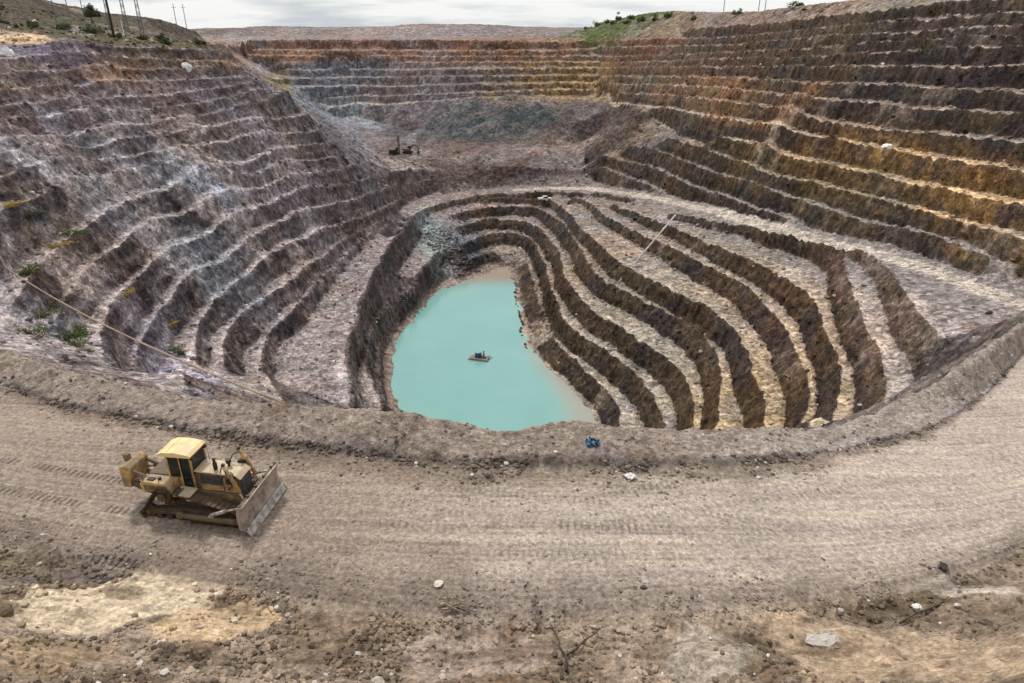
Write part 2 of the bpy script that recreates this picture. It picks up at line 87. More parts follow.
BLOBS = [[61.0,140.6,0.409,19.1,7.8,[0.242,0.202,0.162],
[0.089,0.072,0.054],0.7],
[-86.5,350.3,-0.242,21.6,34.8,[0.392,0.434,0.468],
[0.122,0.162,0.202],0.9],
[30.3,294.7,0.102,17.1,23.4,[0.162,0.117,0.107],
[0.107,0.072,0.065],0.9],
[19.5,284.0,0.068,23.8,14.0,[0.305,0.238,0.202],
[0.162,0.122,0.107],0.8],
[45.4,249.0,0.181,17.2,18.7,[0.216,0.162,0.117],
[0.107,0.076,0.048],0.8],
[-117.8,363.5,-0.313,8.0,46.5,[0.305,0.223,0.089],
[0.162,0.117,0.045],0.9],
[-80.0,136.8,-0.529,9.1,3.3,[0.491,0.468,0.491],
[0.305,0.279,0.305],0.6],
[-69.2,180.9,-0.365,16.1,4.5,[0.305,0.254,0.279],
[0.162,0.127,0.156],0.8],
[-78.7,113.6,-0.606,3.3,2.2,[0.552,0.527,0.552],
[0.402,0.371,0.402],0.7],
[-73.0,137.0,-0.489,4.5,1.4,[0.552,0.515,0.491],
[0.402,0.352,0.332],0.7],
[-67.7,146.1,-0.434,7.7,3.5,[0.479,0.468,0.515],
[0.305,0.287,0.342],0.8],
[-55.5,129.1,-0.406,8.6,6.3,[0.445,0.456,0.491],
[0.216,0.223,0.254],0.7],
[-50.0,89.1,-0.512,3.1,18.9,[0.434,0.402,0.479],
[0.262,0.223,0.305],0.8],
[-56.7,166.3,-0.329,12.5,9.6,[0.392,0.371,0.402],
[0.202,0.175,0.202],0.7],
[-74.3,288.5,-0.252,14.2,70,[0.254,0.238,0.262],
[0.107,0.102,0.122],0.85],
[-74.9,104.5,-0.622,7.7,6.6,[0.238,0.181,0.138],
[0.127,0.089,0.065],0.7],
[26.4,69.3,0.363,11.3,38.8,[0.413,0.323,0.202],
[0.098,0.065,0.037],0.85],
[27.4,133.9,0.202,12.4,13.7,[0.361,0.305,0.231],
[0.08,0.058,0.045],0.6],
[37.0,60.9,0.546,6.8,30.0,[0.381,0.305,0.216],
[0.138,0.08,0.042],0.7],
[54.4,114.6,0.443,7.2,15.6,[0.381,0.323,0.27],
[0.112,0.061,0.042],0.6],
[60.7,84.9,0.62,7.8,20.9,[0.332,0.301,0.305],
[0.246,0.216,0.216],0.95],
[57.3,76.1,0.645,1.6,7.8,[0.162,0.093,0.054],
[0.122,0.068,0.04],1],
[-25.6,212.2,-0.12,5.0,18.4,[0.361,0.392,0.361],
[0.262,0.287,0.27],0.9],
[-15.1,216.8,-0.07,6.2,11.0,[0.076,0.089,0.107],
[0.042,0.051,0.065],0.9],
[-25.8,89.4,-0.281,4.9,59.5,[0.332,0.279,0.27],
[0.246,0.195,0.188],0.8],
[-32.1,111.6,-0.28,2.9,3.8,[0.552,0.503,0.491],
[0.434,0.381,0.371],0.7],
[60.1,410.9,0.145,27.7,42.0,[0.098,0.133,0.042],
[0.065,0.089,0.03],1.6],
[73.4,361.9,0.2,20.5,19.0,[0.181,0.15,0.098],
[0.117,0.093,0.068],0.7],
[-130.0,216.8,-0.54,34.1,48.4,[0.098,0.08,0.051],
[0.068,0.054,0.037],1.2],
[-114.7,224.6,-0.472,20.4,31.2,[0.138,0.127,0.054],
[0.102,0.08,0.04],0.8],
[-101.8,158.5,-0.571,11.2,12.6,[0.175,0.144,0.181],
[0.156,0.127,0.156],1.9],
[-116.4,174.6,-0.588,7.4,14.9,[0.578,0.445,0.305],
[0.515,0.371,0.246],1.9],
[106.1,208.0,0.472,32.8,9.0,[0.181,0.168,0.089],
[0.093,0.076,0.054],0.6],
[-50.8,529.3,-0.096,163.3,70,[0.27,0.223,0.216],
[0.216,0.168,0.168],0.9],
[-14.2,19.1,-0.64,3.4,1.7,[0.515,0.423,0.314],
[0.491,0.392,0.279],1],
[-13.1,14.3,-0.742,1.5,1.3,[0.305,0.216,0.127],
[0.262,0.175,0.102],0.5],
[-10.6,17.9,-0.533,2.0,1.3,[0.479,0.361,0.238],
[0.423,0.305,0.188],0.9],
[12.6,15.8,0.672,4.6,2.3,[0.413,0.314,0.223],
[0.371,0.279,0.188],0.75],
[-1.1,16.9,-0.065,2.7,1.4,[0.402,0.323,0.279],
[0.371,0.296,0.246],0.55],
[6.4,16.8,0.364,1.5,1.6,[0.402,0.361,0.314],
[0.371,0.323,0.279],0.4],
[-5.8,18.1,-0.31,2.7,1.3,[0.223,0.168,0.117],
[0.156,0.107,0.065],0.7],
[17.1,20.7,0.69,3.2,0.4,[0.491,0.434,0.392],
[0.352,0.305,0.262],0.6],
[-16.2,21.9,-0.637,4.8,0.6,[0.181,0.15,0.138],
[0.127,0.102,0.093],0.7]]
TRACKS = [(-30.5,27.6,-17.2,24.9),(-31,29.9,-17.0,26.9),(-8,22.6,9,22.2),(-8.4,24.4,9,24.1),(-4,27.0,14,24.4),(-3.5,25.2,14,22.7),
          (4,26.3,20,30.5),(4.6,24.4,21,28.8),(-12,28.6,-1,27.6),(8,21.6,22,25.4),(-26,22.6,-15,21.6)]
# ---------------------------------------------------------------- terrain (numpy)
GH = 0.5
GX0, GX1, GY0, GY1 = -384.0, 384.0, -16.0, 624.0
WATER_Z = -50.0
_rs = np.random.RandomState(7)
_T = _rs.rand(8, 256, 256).astype(np.float32) * 2 - 1

def vnoise(x, y, ch=0):
    """smooth value noise, range about -1..1"""
    xi = np.floor(x).astype(np.int64); yi = np.floor(y).astype(np.int64)
    fx = (x - xi).astype(np.float32); fy = (y - yi).astype(np.float32)
    fx = fx * fx * fx * (fx * (fx * 6 - 15) + 10); fy = fy * fy * fy * (fy * (fy * 6 - 15) + 10)
    t = _T[ch % 8]
    x0 = xi & 255; x1 = (xi + 1) & 255; y0 = yi & 255; y1 = (yi + 1) & 255
    a = t[y0, x0]; b = t[y0, x1]; c = t[y1, x0]; d = t[y1, x1]
    return (a + (b - a) * fx) * (1 - fy) + (c + (d - c) * fx) * fy

def fbm(x, y, scale, octaves=4, ch=0, gain=0.5, ridged=False):
    s = np.zeros_like(x, dtype=np.float32); amp = 1.0; tot = 0.0
    u = x / scale; v = y / scale
    for k in range(octaves):
        n = vnoise(u + 17.3 * k, v - 9.1 * k, ch + k)
        if ridged: n = 1 - 2 * np.abs(n)
        s += amp * n; tot += amp; amp *= gain
        u, v = (u * 1.62 + v * 1.21), (v * 1.62 - u * 1.21)
    return s / tot

_T3 = (_rs.rand(64, 64, 64).astype(np.float32) * 2 - 1).ravel()
def fbm3(x, y, z, scale, octaves=3, off=0.0, gain=.55):
    x = x.astype(np.float32) / scale + off; y = y.astype(np.float32) / scale - off * .7; z = z.astype(np.float32) / scale + off * 1.3
    s = 0; amp = 1.0; tot = 0.0
    for k in range(octaves):
        xi = np.floor(x); yi = np.floor(y); zi = np.floor(z)
        fx = x - xi; fy = y - yi; fz = z - zi
        fx = fx * fx * (3 - 2 * fx); fy = fy * fy * (3 - 2 * fy); fz = fz * fz * (3 - 2 * fz)
        x0 = xi.astype(np.int32) & 63; x1 = (x0 + 1) & 63; y0 = (yi.astype(np.int32) & 63) << 6; y1 = (y0 + 64) & 4095
        z0 = (zi.astype(np.int32) & 63) << 12; z1 = (z0 + 4096) & 262143
        a = _T3[z0 + y0 + x0]; a = a + (_T3[z0 + y0 + x1] - a) * fx
        b = _T3[z0 + y1 + x0]; b = b + (_T3[z0 + y1 + x1] - b) * fx
        c = _T3[z1 + y0 + x0]; c = c + (_T3[z1 + y0 + x1] - c) * fx
        d = _T3[z1 + y1 + x0]; d = d + (_T3[z1 + y1 + x1] - d) * fx
        a = a + (b - a) * fy; c = c + (d - c) * fy
        s = s + amp * (a + (c - a) * fz); tot += amp; amp *= gain
        x, y, z = x * 2.03 + 11.7, y * 2.03 - 5.1, z * 2.03 + 3.3
    return s / tot * 1.35

def sstep(a, b, x):
    t = np.clip((x - a) / (b - a), 0, 1)
    return t * t * (3 - 2 * t)

def densify(P, step=0.3):
    P = np.asarray(P, float); out = [P[0]]
    for a, b in zip(P[:-1], P[1:]):
        n = max(1, int(np.linalg.norm((b - a)[:2]) / step))
        for k in range(1, n + 1): out.append(a + (b - a) * k / n)
    return np.array(out)

def smooth(P, it=2):
    P = np.asarray(P, float)
    for _ in range(it):
        Q = [P[0]]
        for a, b in zip(P[:-1], P[1:]):
            Q += [a * .75 + b * .25, a * .25 + b * .75]
        Q.append(P[-1]); P = np.array(Q)
    return P

def make_grid():
    dense = {k: densify(smooth(v)) for k, v in LINES.items()}
    crest = [k for k in dense if k[0] in 'SLPOB' and k != 'O12'] + ['I1', 'I2', 'R0', 'ramp_lip']
    lows = crest + ['water', 'R16', 'F1', 'ramp_out', 'F0', 'ramp_in']
    pts = [v for v in dense.values()]
    for k in crest:
        A = dense[k]
        best = np.full(len(A), 1e9); bz = np.zeros(len(A)); bp = np.zeros((len(A), 2))
        for q in lows:
            if q == k or (k == 'ramp_lip' and q == 'ramp_in'): continue
            B = dense[q][::2]
            d = np.linalg.norm(A[:, None, :2] - B[None, :, :2], axis=2)
            drop = A[:, None, 2] - B[None, :, 2]
            d = np.where((drop > 1.6) & (drop < 9.5), d, 1e9)
            j = d.argmin(1); dm = d[np.arange(len(A)), j]
            m = dm < best
            best[m] = dm[m]; bz[m] = B[j[m], 2]; bp[m] = B[j[m], :2]
        ok = (best < 34) & (best > 1.2)
        A, bz, bp, best = A[ok], bz[ok], bp[ok], best[ok]
        if len(A) == 0: continue
        drop = A[:, 2] - bz
        soft = 0.55 if k[0] == 'L' else (.62 if k[0] == 'S' else (0.42 if k[0] in 'IR' else 0.40))
        soft = soft + 0.25 * vnoise(A[:, 0] / 14, A[:, 1] / 14, 3)
        w = np.minimum((.50 if k[0] == 'S' else .58) * best, np.maximum(drop * soft, 0.7))
        if k == 'S9': w = .85 * best
        n = (bp - A[:, :2]) / best[:, None]
        tz = bz + 0.06 * (best - w)
        T = np.column_stack([A[:, :2] + n * w[:, None], np.minimum(tz, A[:, 2] - .5)])
        pts.append(T)
    P = np.vstack(pts)
    def raster(h):
        nx = int((GX1 - GX0) / h) + 1; ny = int((GY1 - GY0) / h) + 1
        ix = np.rint((P[:, 0] - GX0) / h).astype(int); iy = np.rint((P[:, 1] - GY0) / h).astype(int)
        m = (ix >= 0) & (ix < nx) & (iy >= 0) & (iy < ny)
        idx = iy[m] * nx + ix[m]
        cnt = np.bincount(idx, minlength=nx * ny); s = np.bincount(idx, weights=P[m, 2], minlength=nx * ny)
        mask = cnt > 0
        val = np.where(mask, s / np.maximum(cnt, 1), 0).astype(np.float32)
        return mask.reshape(ny, nx), val.reshape(ny, nx)
    u = None
    for h, it in ((16, 600), (8, 300), (4, 200), (2, 160), (1, 110), (GH, 70)):
        mask, val = raster(h)
        if u is None: u = np.full(mask.shape, 5.0, np.float32)
        else:
            ny, nx = mask.shape
            yy = np.minimum(np.arange(ny) * .5, u.shape[0] - 1.001); xx = np.minimum(np.arange(nx) * .5, u.shape[1] - 1.001)
            y0 = yy.astype(int); x0 = xx.astype(int); fy = (yy - y0)[:, None].astype(np.float32); fx = (xx - x0)[None, :].astype(np.float32)
            u = ((u[y0][:, x0] * (1 - fx) + u[y0][:, x0 + 1] * fx) * (1 - fy)
                 + (u[y0 + 1][:, x0] * (1 - fx) + u[y0 + 1][:, x0 + 1] * fx) * fy).astype(np.float32)
        u[mask] = val[mask]
        for _ in range(it):
            p = np.pad(u, 1, mode='edge')
            v = (p[:-2, 1:-1] + p[2:, 1:-1] + p[1:-1, :-2] + p[1:-1, 2:]) * 0.25
            v[mask] = val[mask]; u = v
    return u

GRID = make_grid()
_gy, _gx = np.gradient(GRID, GH)
SLOPE = np.hypot(_gx, _gy)
# crease: how far the surface lies above its surroundings (crests > 0, toes < 0)
def box(a, k):
    for ax in (0, 1):
        c = np.cumsum(np.pad(a, [(k + 1, k) if i == ax else (0, 0) for i in (0, 1)], mode='edge'), axis=ax, dtype=np.float64)
        a = ((c[2 * k + 1:] - c[:-2 * k - 1]) if ax == 0 else (c[:, 2 * k + 1:] - c[:, :-2 * k - 1])) / (2 * k + 1)
    return a.astype(np.float32)
SLOPE = box(SLOPE, 1)
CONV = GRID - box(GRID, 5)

def samp(A, x, y):
    u = np.clip((x - GX0) / GH, 0, A.shape[1] - 1.001); v = np.clip((y - GY0) / GH, 0, A.shape[0] - 1.001)
    x0 = u.astype(np.int32); y0 = v.astype(np.int32); fx = u - x0; fy = v - y0
    return (A[y0, x0] * (1 - fx) + A[y0, x0 + 1] * fx) * (1 - fy) + (A[y0 + 1, x0] * (1 - fx) + A[y0 + 1, x0 + 1] * fx) * fy

def curve(name):
    P = smooth(LINES[name]); a = np.arctan2(P[:, 0], P[:, 1]); r = np.hypot(P[:, 0], P[:, 1])
    o = np.argsort(a); return a[o], r[o]
C_NEAR, C_FOOT, C_TOP, C_OUT = curve('near'), curve('foot'), curve('top'), curve('outer')
def rc(c, az): return np.interp(az, c[0], c[1])

# dumped heaps and slumps lying across the benches: x, y, radius, height
HEAPS = [(-79, 121, 11, 4.5), (-73, 130, 8, 3), (-66, 150, 13, 5), (-67, 100, 8, 3), (-66, 124, 9, 3), (-56, 142, 8, 2.6), (-61, 121, 7, 2.4),
         (-82, 143, 9, 2.6), (-62, 184, 12, 3.5), (-49, 152, 7, 2.2), (70.5, 190, 8, 3.5), (66, 184, 7, 3), (75, 197, 6, 2.4), (-23, 321, 16, 8), (-3, 317, 15, 8), (-13, 305, 10, 4),
         (-38, 329, 12, 4), (13, 312, 12, 6), (-84, 366, 16, 6), (-60, 345, 9, 4), (-12, 268, 9, 3), (6, 270, 8, 2.6), (-30, 266, 8, 2.6), (-90, 158, 8, 2.5), (-52, 170, 8, 2.6), (-75, 165, 8, 2.6)]

def height(x, y):
    """final ground height and the masks the colours use"""
    x = np.asarray(x, np.float32); y = np.asarray(y, np.float32)
    r = np.hypot(x, y); az = np.arctan2(x, y)
    rn, rf, ro = rc(C_NEAR, az), rc(C_FOOT, az), rc(C_OUT, az)
    wig_r = .35 * vnoise(az * 40, r * 0 + 3, 2) + .2 * vnoise(az * 140, r * 0 + 9, 4)
    pit = sstep(-.5, 2.5, r - ro)
    road = sstep(-.4, .6, r - rn) * sstep(.5, -.2, r - rf + wig_r)
    berm = sstep(-.4, .4, r - rf + wig_r) * (1 - pit)
    fore = sstep(.5, -.8, r - rn + wig_r)
    wa = pit * (0.35 + .65 * sstep(70, 130, r)) * (1 - .5 * sstep(-10, -45, x)) + 0.18
    wx = wa * (1.5 * fbm(x, y, 26, 2, 0) + .38 * fbm(x, y, 7, 3, 0) + .34 * fbm(x, y, 2.0, 2, 2))
    wy = wa * (1.5 * fbm(x, y, 26, 2, 4) + .38 * fbm(x, y, 7, 3, 4) + .34 * fbm(x, y, 2.0, 2, 6))
    z = samp(GRID, x + wx, y + wy); sl = samp(SLOPE, x + wx, y + wy); cv = samp(CONV, x + wx, y + wy)
    face = sstep(.42, .74, sl)
    n1 = fbm(x, y, 3.2, 4, 1, .55); n2 = fbm(x, y, 11, 3, 5)
    rg = fbm(x, y, 2.3, 3, 3, .5, True)
    far = sstep(150, 320, r)
    left = sstep(-10, -45, x + .0 * y)
    heap = sstep(-.20, -.14, az) * sstep(.16, .10, az) * sstep(262, 275, r) * sstep(345, 325, r)
    n3 = .9 - 2.4 * np.abs(fbm3(x, y, z, 2.4, 3, 4.4))
    amp = (.13 + .10 * face) * (1 - .35 * left) * (1 + .8 * far)
    z = z + pit * (amp * (n1 + .5 * rg) * 1.25 + (.10 + (.36 - .2 * left) * face) * (1 + .6 * far) * n3 + .35 * n2 * (1 + .1 * left) + 2.2 * np.abs(n2) * heap)
    # loose heaps along the toes
    z = z + pit * sstep(-.05, -.5, cv) * (.18 + .3 * np.maximum(fbm(x, y, 1.7, 3, 7), 0))
    hp = np.zeros_like(z)
    for hx, hy, hr, hh in HEAPS:
        dd = np.hypot(x - hx + 1.5 * n1 + 2.5 * n2, (y - hy) * .8 - 1.5 * n2) / hr
        m_ = dd < 1
        if m_.any(): hp[m_] = np.maximum(hp[m_], .6 * hh * (1 - dd[m_]) ** 1.15)
    z = z + pit * hp; face = face * (1 - .65 * sstep(.3, 1.2, hp))
    # earth berm: lumpy
    z = z + berm * (.36 * fbm(x, y, 3.6, 5, 2, .62) + .12 * fbm(x, y, .5, 3, 5))
    # haul road: ruts that follow the road
    d = (r - rn)
    st = fbm(az * 5 + 0 * r, d * 2.2, 1.0, 4, 3, .6)
    trk = fbm(az * 1.1 + 5, d * 6.5, 1.0, 2, 6)
    z = z - road * .03 * sstep(.2, .5, trk)
    z = z + road * (.035 * st + .06 * fbm(x, y, 5, 3, 1) + .012 * fbm(x, y, .25, 2, 4) * (1 + sstep(4.5, 1.0, d)))
    z = z + road * .10 * np.exp(-((d - 1.0 + .6 * wig_r) / .5) ** 2) * (1 + fbm(x, y, .8, 3, 1))
    # eroded foreground slope
    g = fbm(x, y, 2.4, 5, 3, .55)
    z = z + fore * (.10 * sstep(.05, .2, fbm(x, y * 1.6, 1.5, 4, 7)) + .42 * g + .12 * fbm(x, y, .6, 4, 6, .6) + .22 * fbm(x, y, 6, 2, 2))
    M = dict(r=r, az=az, pit=pit, road=road, berm=berm, fore=fore, face=face, cv=cv, sl=sl, n1=n1, n3=n3, hp=hp, n2=n2, rg=rg, far=far, left=left, d=d, trk=trk, st=st, g=g)
    return z, M
# ---------------------------------------------------------------- colours of the ground (albedo plus some painted shade and haze)
def srgb(r, g, b):
    return tuple(((v / 255 + .055) / 1.055) ** 2.4 for v in (r, g, b))

def mixc(c, col, w):
    w = np.clip(w, 0, 1)[:, None].astype(np.float32)
    return c * (1 - w) + np.asarray(col, np.float32) * w

BANDS = [  # azimuth, range, elevation, tread, face, strength: rock strata of the pit
    (-.22, .16, 255, 420, -32, -20, (116, 102, 97), (84, 71, 69), .95),
    (-.17, .07, 297, 350, -23.0, -12, (84, 90, 92), (52, 60, 68), .95),
    (.06, .26, 236, 335, -26, -5, (116, 99, 92), (84, 70, 66), .95),
    (-.20, .12, 251, 263, -34, -26, (92, 78, 76), (82, 68, 66), .95),
    (.38, 1.0, 88, 165, -21, -12.2, (158, 149, 147), (118, 104, 98), .85),
    (.44, 1.0, 118, 200, -13.0, -.5, (196, 168, 134), (132, 104, 68), 1.0),
    (.30, .48, 120, 210, -17, -7, (150, 136, 116), (106, 88, 60), .8),
    (.60, 1.0, 100, 200, -2.5, 2.0, (164, 138, 114), (116, 86, 64), .8),
    (.40, 1.0, 120, 260, 1.5, 26, (146, 130, 120), (72, 62, 58), .9),
    (.22, .40, 200, 420, 6, 30, (140, 120, 106), (88, 72, 62), .7),
    (.16, .36, 200, 300, -5, 6, (166, 136, 112), (138, 106, 80), .9),
    (-.40, .24, 250, 460, 4, 17, (152, 122, 104), (110, 80, 66), .9),
    (-.40, .14, 300, 460, 10.5, 13.5, (156, 128, 112), (120, 84, 70), .7),
    (-.02, .16, 290, 400, -9, 6, (168, 142, 108), (134, 108, 74), .85),
    (-.42, -.20, 290, 470, -22, 3.5, (132, 130, 136), (84, 88, 98), .9),
    (-.20, -.02, 290, 470, -22, 3.5, (136, 122, 120), (96, 84, 86), .8),
    (-.80, -.30, 140, 260, 10.0, 14.2, (146, 120, 100), (122, 94, 76), .7),
    (-.80, -.28, 195, 600, 16.5, 60, (98, 88, 76), (78, 68, 60), .9),
    (-.80, -.62, 140, 200, 9.5, 13.0, (126, 118, 74), (104, 96, 58), .8),
    (-.80, -.30, 130, 260, 3.0, 9.5, (148, 132, 132), (112, 96, 97), .7),
]

def ground_colour(x, y, z, M):
    n = x.shape[0]; pit = M['pit']
    def const(c): return np.tile(np.asarray(srgb(*c), np.float32), (n, 1))
    # treads and faces by sector of the mine
    tr = const((158, 144, 130)); fa = const((94, 78, 64))
    L = M['left']; tr = mixc(tr, srgb(162, 147, 141), L); fa = mixc(fa, srgb(104, 89, 86), L)
    out_r = sstep(150, 185, M['r']) * (1 - L); tr = mixc(tr, srgb(148, 132, 120), out_r); fa = mixc(fa, srgb(80, 68, 60), out_r)
    # inner left wall of the lower pit
    inl = sstep(-8, -16, x) * sstep(-46, -34, x) * sstep(-28, -33, z)
    tr = mixc(tr, srgb(146, 132, 128), inl); fa = mixc(fa, srgb(104, 90, 86), inl)
    w1 = fbm(x, y, 14, 3, 2); w2 = fbm(x, y, 5, 3, 6)
    xw = x + 5 * w1 + 1.5 * w2; yw = y + 5 * fbm(x, y, 14, 3, 4) + 1.5 * fbm(x, y, 5, 3, 1)
    fs = 1 + 0 * x
    near = sstep(60, 45, M['r'])
    xw = x + (xw - x) * (1 - .8 * near); yw = y + (yw - y) * (1 - .8 * near)
    q1 = fbm3(x, y, z, 1.3, 3, 1.1); q2 = fbm3(x, y, z, .55, 2, 7.7); q3 = fbm3(x, y, z, 3.6, 3, 2.9); q4 = fbm3(x, y, z, .95, 2, 5.5)
    qb = fbm3(x, y, z, 4.5, 4, 9.1, .6) * (1 - near)
    for a0, a1, r0, r1, z0, z1, ct, cf, s in BANDS:
        A_ = M['az'] + .05 * w1 + .06 * qb; Z_ = z + 1.2 * w1 + 1.6 * qb
        w = s * sstep(a0 - .06, a0 + .06, A_) * sstep(a1 + .06, a1 - .06, A_) * sstep(r0 - 6, r0 + 6, M['r']) * sstep(r1 + 6, r1 - 6, M['r']) * sstep(z0 - 1, z0 + 1, Z_) * sstep(z1 + 1, z1 - 1, Z_)
        tr = mixc(tr, srgb(*ct), w); fa = mixc(fa, srgb(*cf), w)
    for bx, by, az, at, ar, ct, cf, s in BLOBS:
        dx = xw - bx; dy = yw - by
        u = (dx * math.cos(az) - dy * math.sin(az)) / at; v = (dx * math.sin(az) + dy * math.cos(az)) / (ar + 1.0)
        q = np.sqrt(u * u + v * v) + .30 * w2 + .18 * w1
        w = s * sstep(1.5, .5, q + .35 * qb) * (.5 + .5 * sstep(-.25, .2, q4 + .5 * q3))
        tr = mixc(tr, ct, w); fa = mixc(fa, cf, w)
    scr = sstep(31, 22, M['r'] - rc(C_OUT, M['az'])) * pit * sstep(.3, .45, M['az']) + sstep(20, 9, M['r'] - rc(C_OUT, M['az'])) * pit * sstep(.45, .3, M['az']); fa = mixc(fa, srgb(138, 127, 124), scr); tr = mixc(tr, srgb(148, 138, 136), scr)
    h1 = fbm3(x, y, z, 11, 3, 3.3); h2 = fbm3(x, y, z, 9, 3, 6.1)
    R_ = (1 - L) * sstep(40, 60, M['r'])
    fa = mixc(fa, srgb(102, 84, 64), .45 * R_ * sstep(.05, .45, h1)); fa = mixc(fa, srgb(96, 86, 64), .45 * R_ * sstep(.05, .45, h2))
    fa = mixc(fa, srgb(66, 62, 66), .6 * sstep(-.05, -.45, h1)); fa = mixc(fa, srgb(98, 76, 64), .2 * R_ * sstep(-.1, -.5, h2))
    tr = mixc(tr, srgb(150, 142, 140), .5 * sstep(.0, .5, h2)); fa = mixc(fa, srgb(112, 108, 116), .4 * L * sstep(.1, .5, h2))
    fm = tr * .5 + fa * .5; hz = (M['far'] * (.28 + .34 * sstep(.30, .12, M['az'])))[:, None]  # distance haze painted in: tread and face contrast fades with range
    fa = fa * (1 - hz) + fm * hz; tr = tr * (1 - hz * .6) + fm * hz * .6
    # which of the two: dusty tread or bare face, broken up
    f = M['face'] + .35 * M['n1'] * sstep(.2, .6, M['sl']) - .35 * q1
    f = np.clip(sstep(.25, .75, f), 0, 1) * pit
    f = f * (1 - .5 * sstep(.35, .8, fbm(x, y, 6, 3, 7)))
    lip = sstep(-.15, .35, M['cv'])                     # on the left only the scarp under each lip is bare, the rest is scree
    f = f * (1 - L * (.62 - .5 * lip) * sstep(-.2, .5, .4 + q3))
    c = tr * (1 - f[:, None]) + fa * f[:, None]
    # strata and mottling
    strata = fbm(x * .25 + 3 * w1, z * 2.2 + .02 * x + w2, 1.0, 4, 5)
    k = 1 + pit * (.20 * strata * f + .10 * w2 + .12 * w1 + (.22 * q3 + .26 * q1 + .26 * q2))
    # crevice shade painted into the colour of hollows, lips are pale
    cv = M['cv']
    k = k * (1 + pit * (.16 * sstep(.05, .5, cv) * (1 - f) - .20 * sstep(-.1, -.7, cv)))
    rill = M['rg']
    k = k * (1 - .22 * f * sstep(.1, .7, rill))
    # pale broken rock sprinkled over the left and far walls
    sp = q4; spm = sstep(.25, .5, sp) * sstep(.0, .5, fbm(x, y, 16, 3, 1) + .35 * M['left'])
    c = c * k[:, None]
    c = mixc(c, srgb(190, 184, 180), .5 * spm * pit * (1 - .6 * f) * L * sstep(.0, .35, h2))
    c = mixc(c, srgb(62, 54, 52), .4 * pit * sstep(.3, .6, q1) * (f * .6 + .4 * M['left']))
    tint = fbm(x, y, 24, 3, 3)
    c = c * (1 + pit[:, None] * tint[:, None] * np.array([.10, .0, -.10], np.float32))
    for nm, hw, col, sg in (('ramp_c', 11, (138, 129, 126), .8), ('ramp_c', 2.4, (184, 172, 160), .9), ('O4', 2.6, (186, 170, 152), .75), ('B0', 3.2, (178, 164, 156), .8)):
        P_ = ROADS[nm] if nm != 'ramp_c' else ROADS[nm][:18]; d2 = np.full(n, 1e9, np.float32)
        bb = (x > P_[:, 0].min() - 9) & (x < P_[:, 0].max() + 9) & (y > P_[:, 1].min() - 9) & (y < P_[:, 1].max() + 9); ii = np.nonzero(bb)[0]
        for a_, b_ in zip(P_[:-1], P_[1:]):
            e = b_ - a_; t_ = np.clip(((x[ii] - a_[0]) * e[0] + (y[ii] - a_[1]) * e[1]) / (e @ e + 1e-9), 0, 1)
            d2[ii] = np.minimum(d2[ii], np.hypot(x[ii] - a_[0] - t_ * e[0], y[ii] - a_[1] - t_ * e[1]))
        c = mixc(c, srgb(*col), sg * sstep(hw, hw * .55, d2 + .5 * w2) * sstep(1.0, .6, M['sl']) * pit)
    hpc = pit * sstep(.4, 2.2, M['hp']) * M['far'] * sstep(-.2, -.1, M['az']) * sstep(.12, .05, M['az'])
    c = mixc(c, srgb(72, 80, 84), .85 * hpc * sstep(-.5, .2, q3)); c = mixc(c, srgb(112, 116, 114), .4 * hpc * sstep(.2, .5, q1))
    # shore mud
    c = mixc(c, srgb(146, 128, 118), pit * sstep(-48.4, -49.4, z) * .7 * np.maximum(sstep(185, 205, y), sstep(-8, -16, x)))
    # haul road
    c = np.where(M['sl'][:, None] > 9, c, c)
    d = M['d']; az = M['az']; r = M['r']
    wid = rc(C_FOOT, az) - rc(C_NEAR, az)
    t = d / wid
    ra = const((168, 155, 145))
    ra = mixc(ra, srgb(176, 163, 150), .7 * sstep(.05, .5, fbm(az * 3.5, d * .9, 1, 3, 2)) * sstep(-.3, .3, az + .1))
    ra = mixc(ra, srgb(142, 128, 116), .8 * sstep(.15, -.35, az))
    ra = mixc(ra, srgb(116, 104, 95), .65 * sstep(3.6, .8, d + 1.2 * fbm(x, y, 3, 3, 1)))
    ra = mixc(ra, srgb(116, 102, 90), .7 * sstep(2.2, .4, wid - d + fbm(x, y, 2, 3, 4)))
    ra = ra * (1 + .14 * M['st'] + .10 * fbm(x, y, 3, 4, 1) + .10 * fbm(x, y, .3, 3, 5))[:, None]
    rut = sstep(.15, .45, M['trk']); ra = ra * (1 - .10 * rut + .06 * sstep(-.2, -.5, M['trk']))[:, None]
    pr = sstep(.3, .45, fbm(az * .9 + 2, d * 2.8, 1, 2, 1)) * sstep(0, .4, fbm(x, y, 2.5, 2, 4))
    ra = ra * (1 - .16 * pr * sstep(.1, .5, np.sin(az * r * 2 * math.pi / .34)))[:, None]
    grit = fbm(x, y, .16, 2, 2); ra = ra * (1 + .22 * grit * sstep(5.0, 1.0, np.minimum(d, (wid - d) * 1.6)))[:, None]
    # crawler cleat prints behind the bulldozer
    for (ax, ay, bx, by) in TRACKS:
        L_ = math.hypot(bx - ax, by - ay); ux, uy = (bx - ax) / L_, (by - ay) / L_
        s_ = (x - ax) * ux + (y - ay) * uy; o_ = np.abs(-(x - ax) * uy + (y - ay) * ux)
        band = sstep(.27, .2, o_) * sstep(-.3, .3, s_) * sstep(L_ + .3, L_ - .3, s_) * sstep(-.55, -.05, fbm(x, y, 1.6, 2, 3))
        bar = sstep(.1, .5, np.sin(s_ * 2 * math.pi / .3))
        ra = ra * (1 - band * (.05 + (.55 if ax < -20 else .16) * bar))[:, None]
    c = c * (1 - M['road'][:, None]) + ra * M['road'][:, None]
    # berm
    be = const((134, 122, 118))
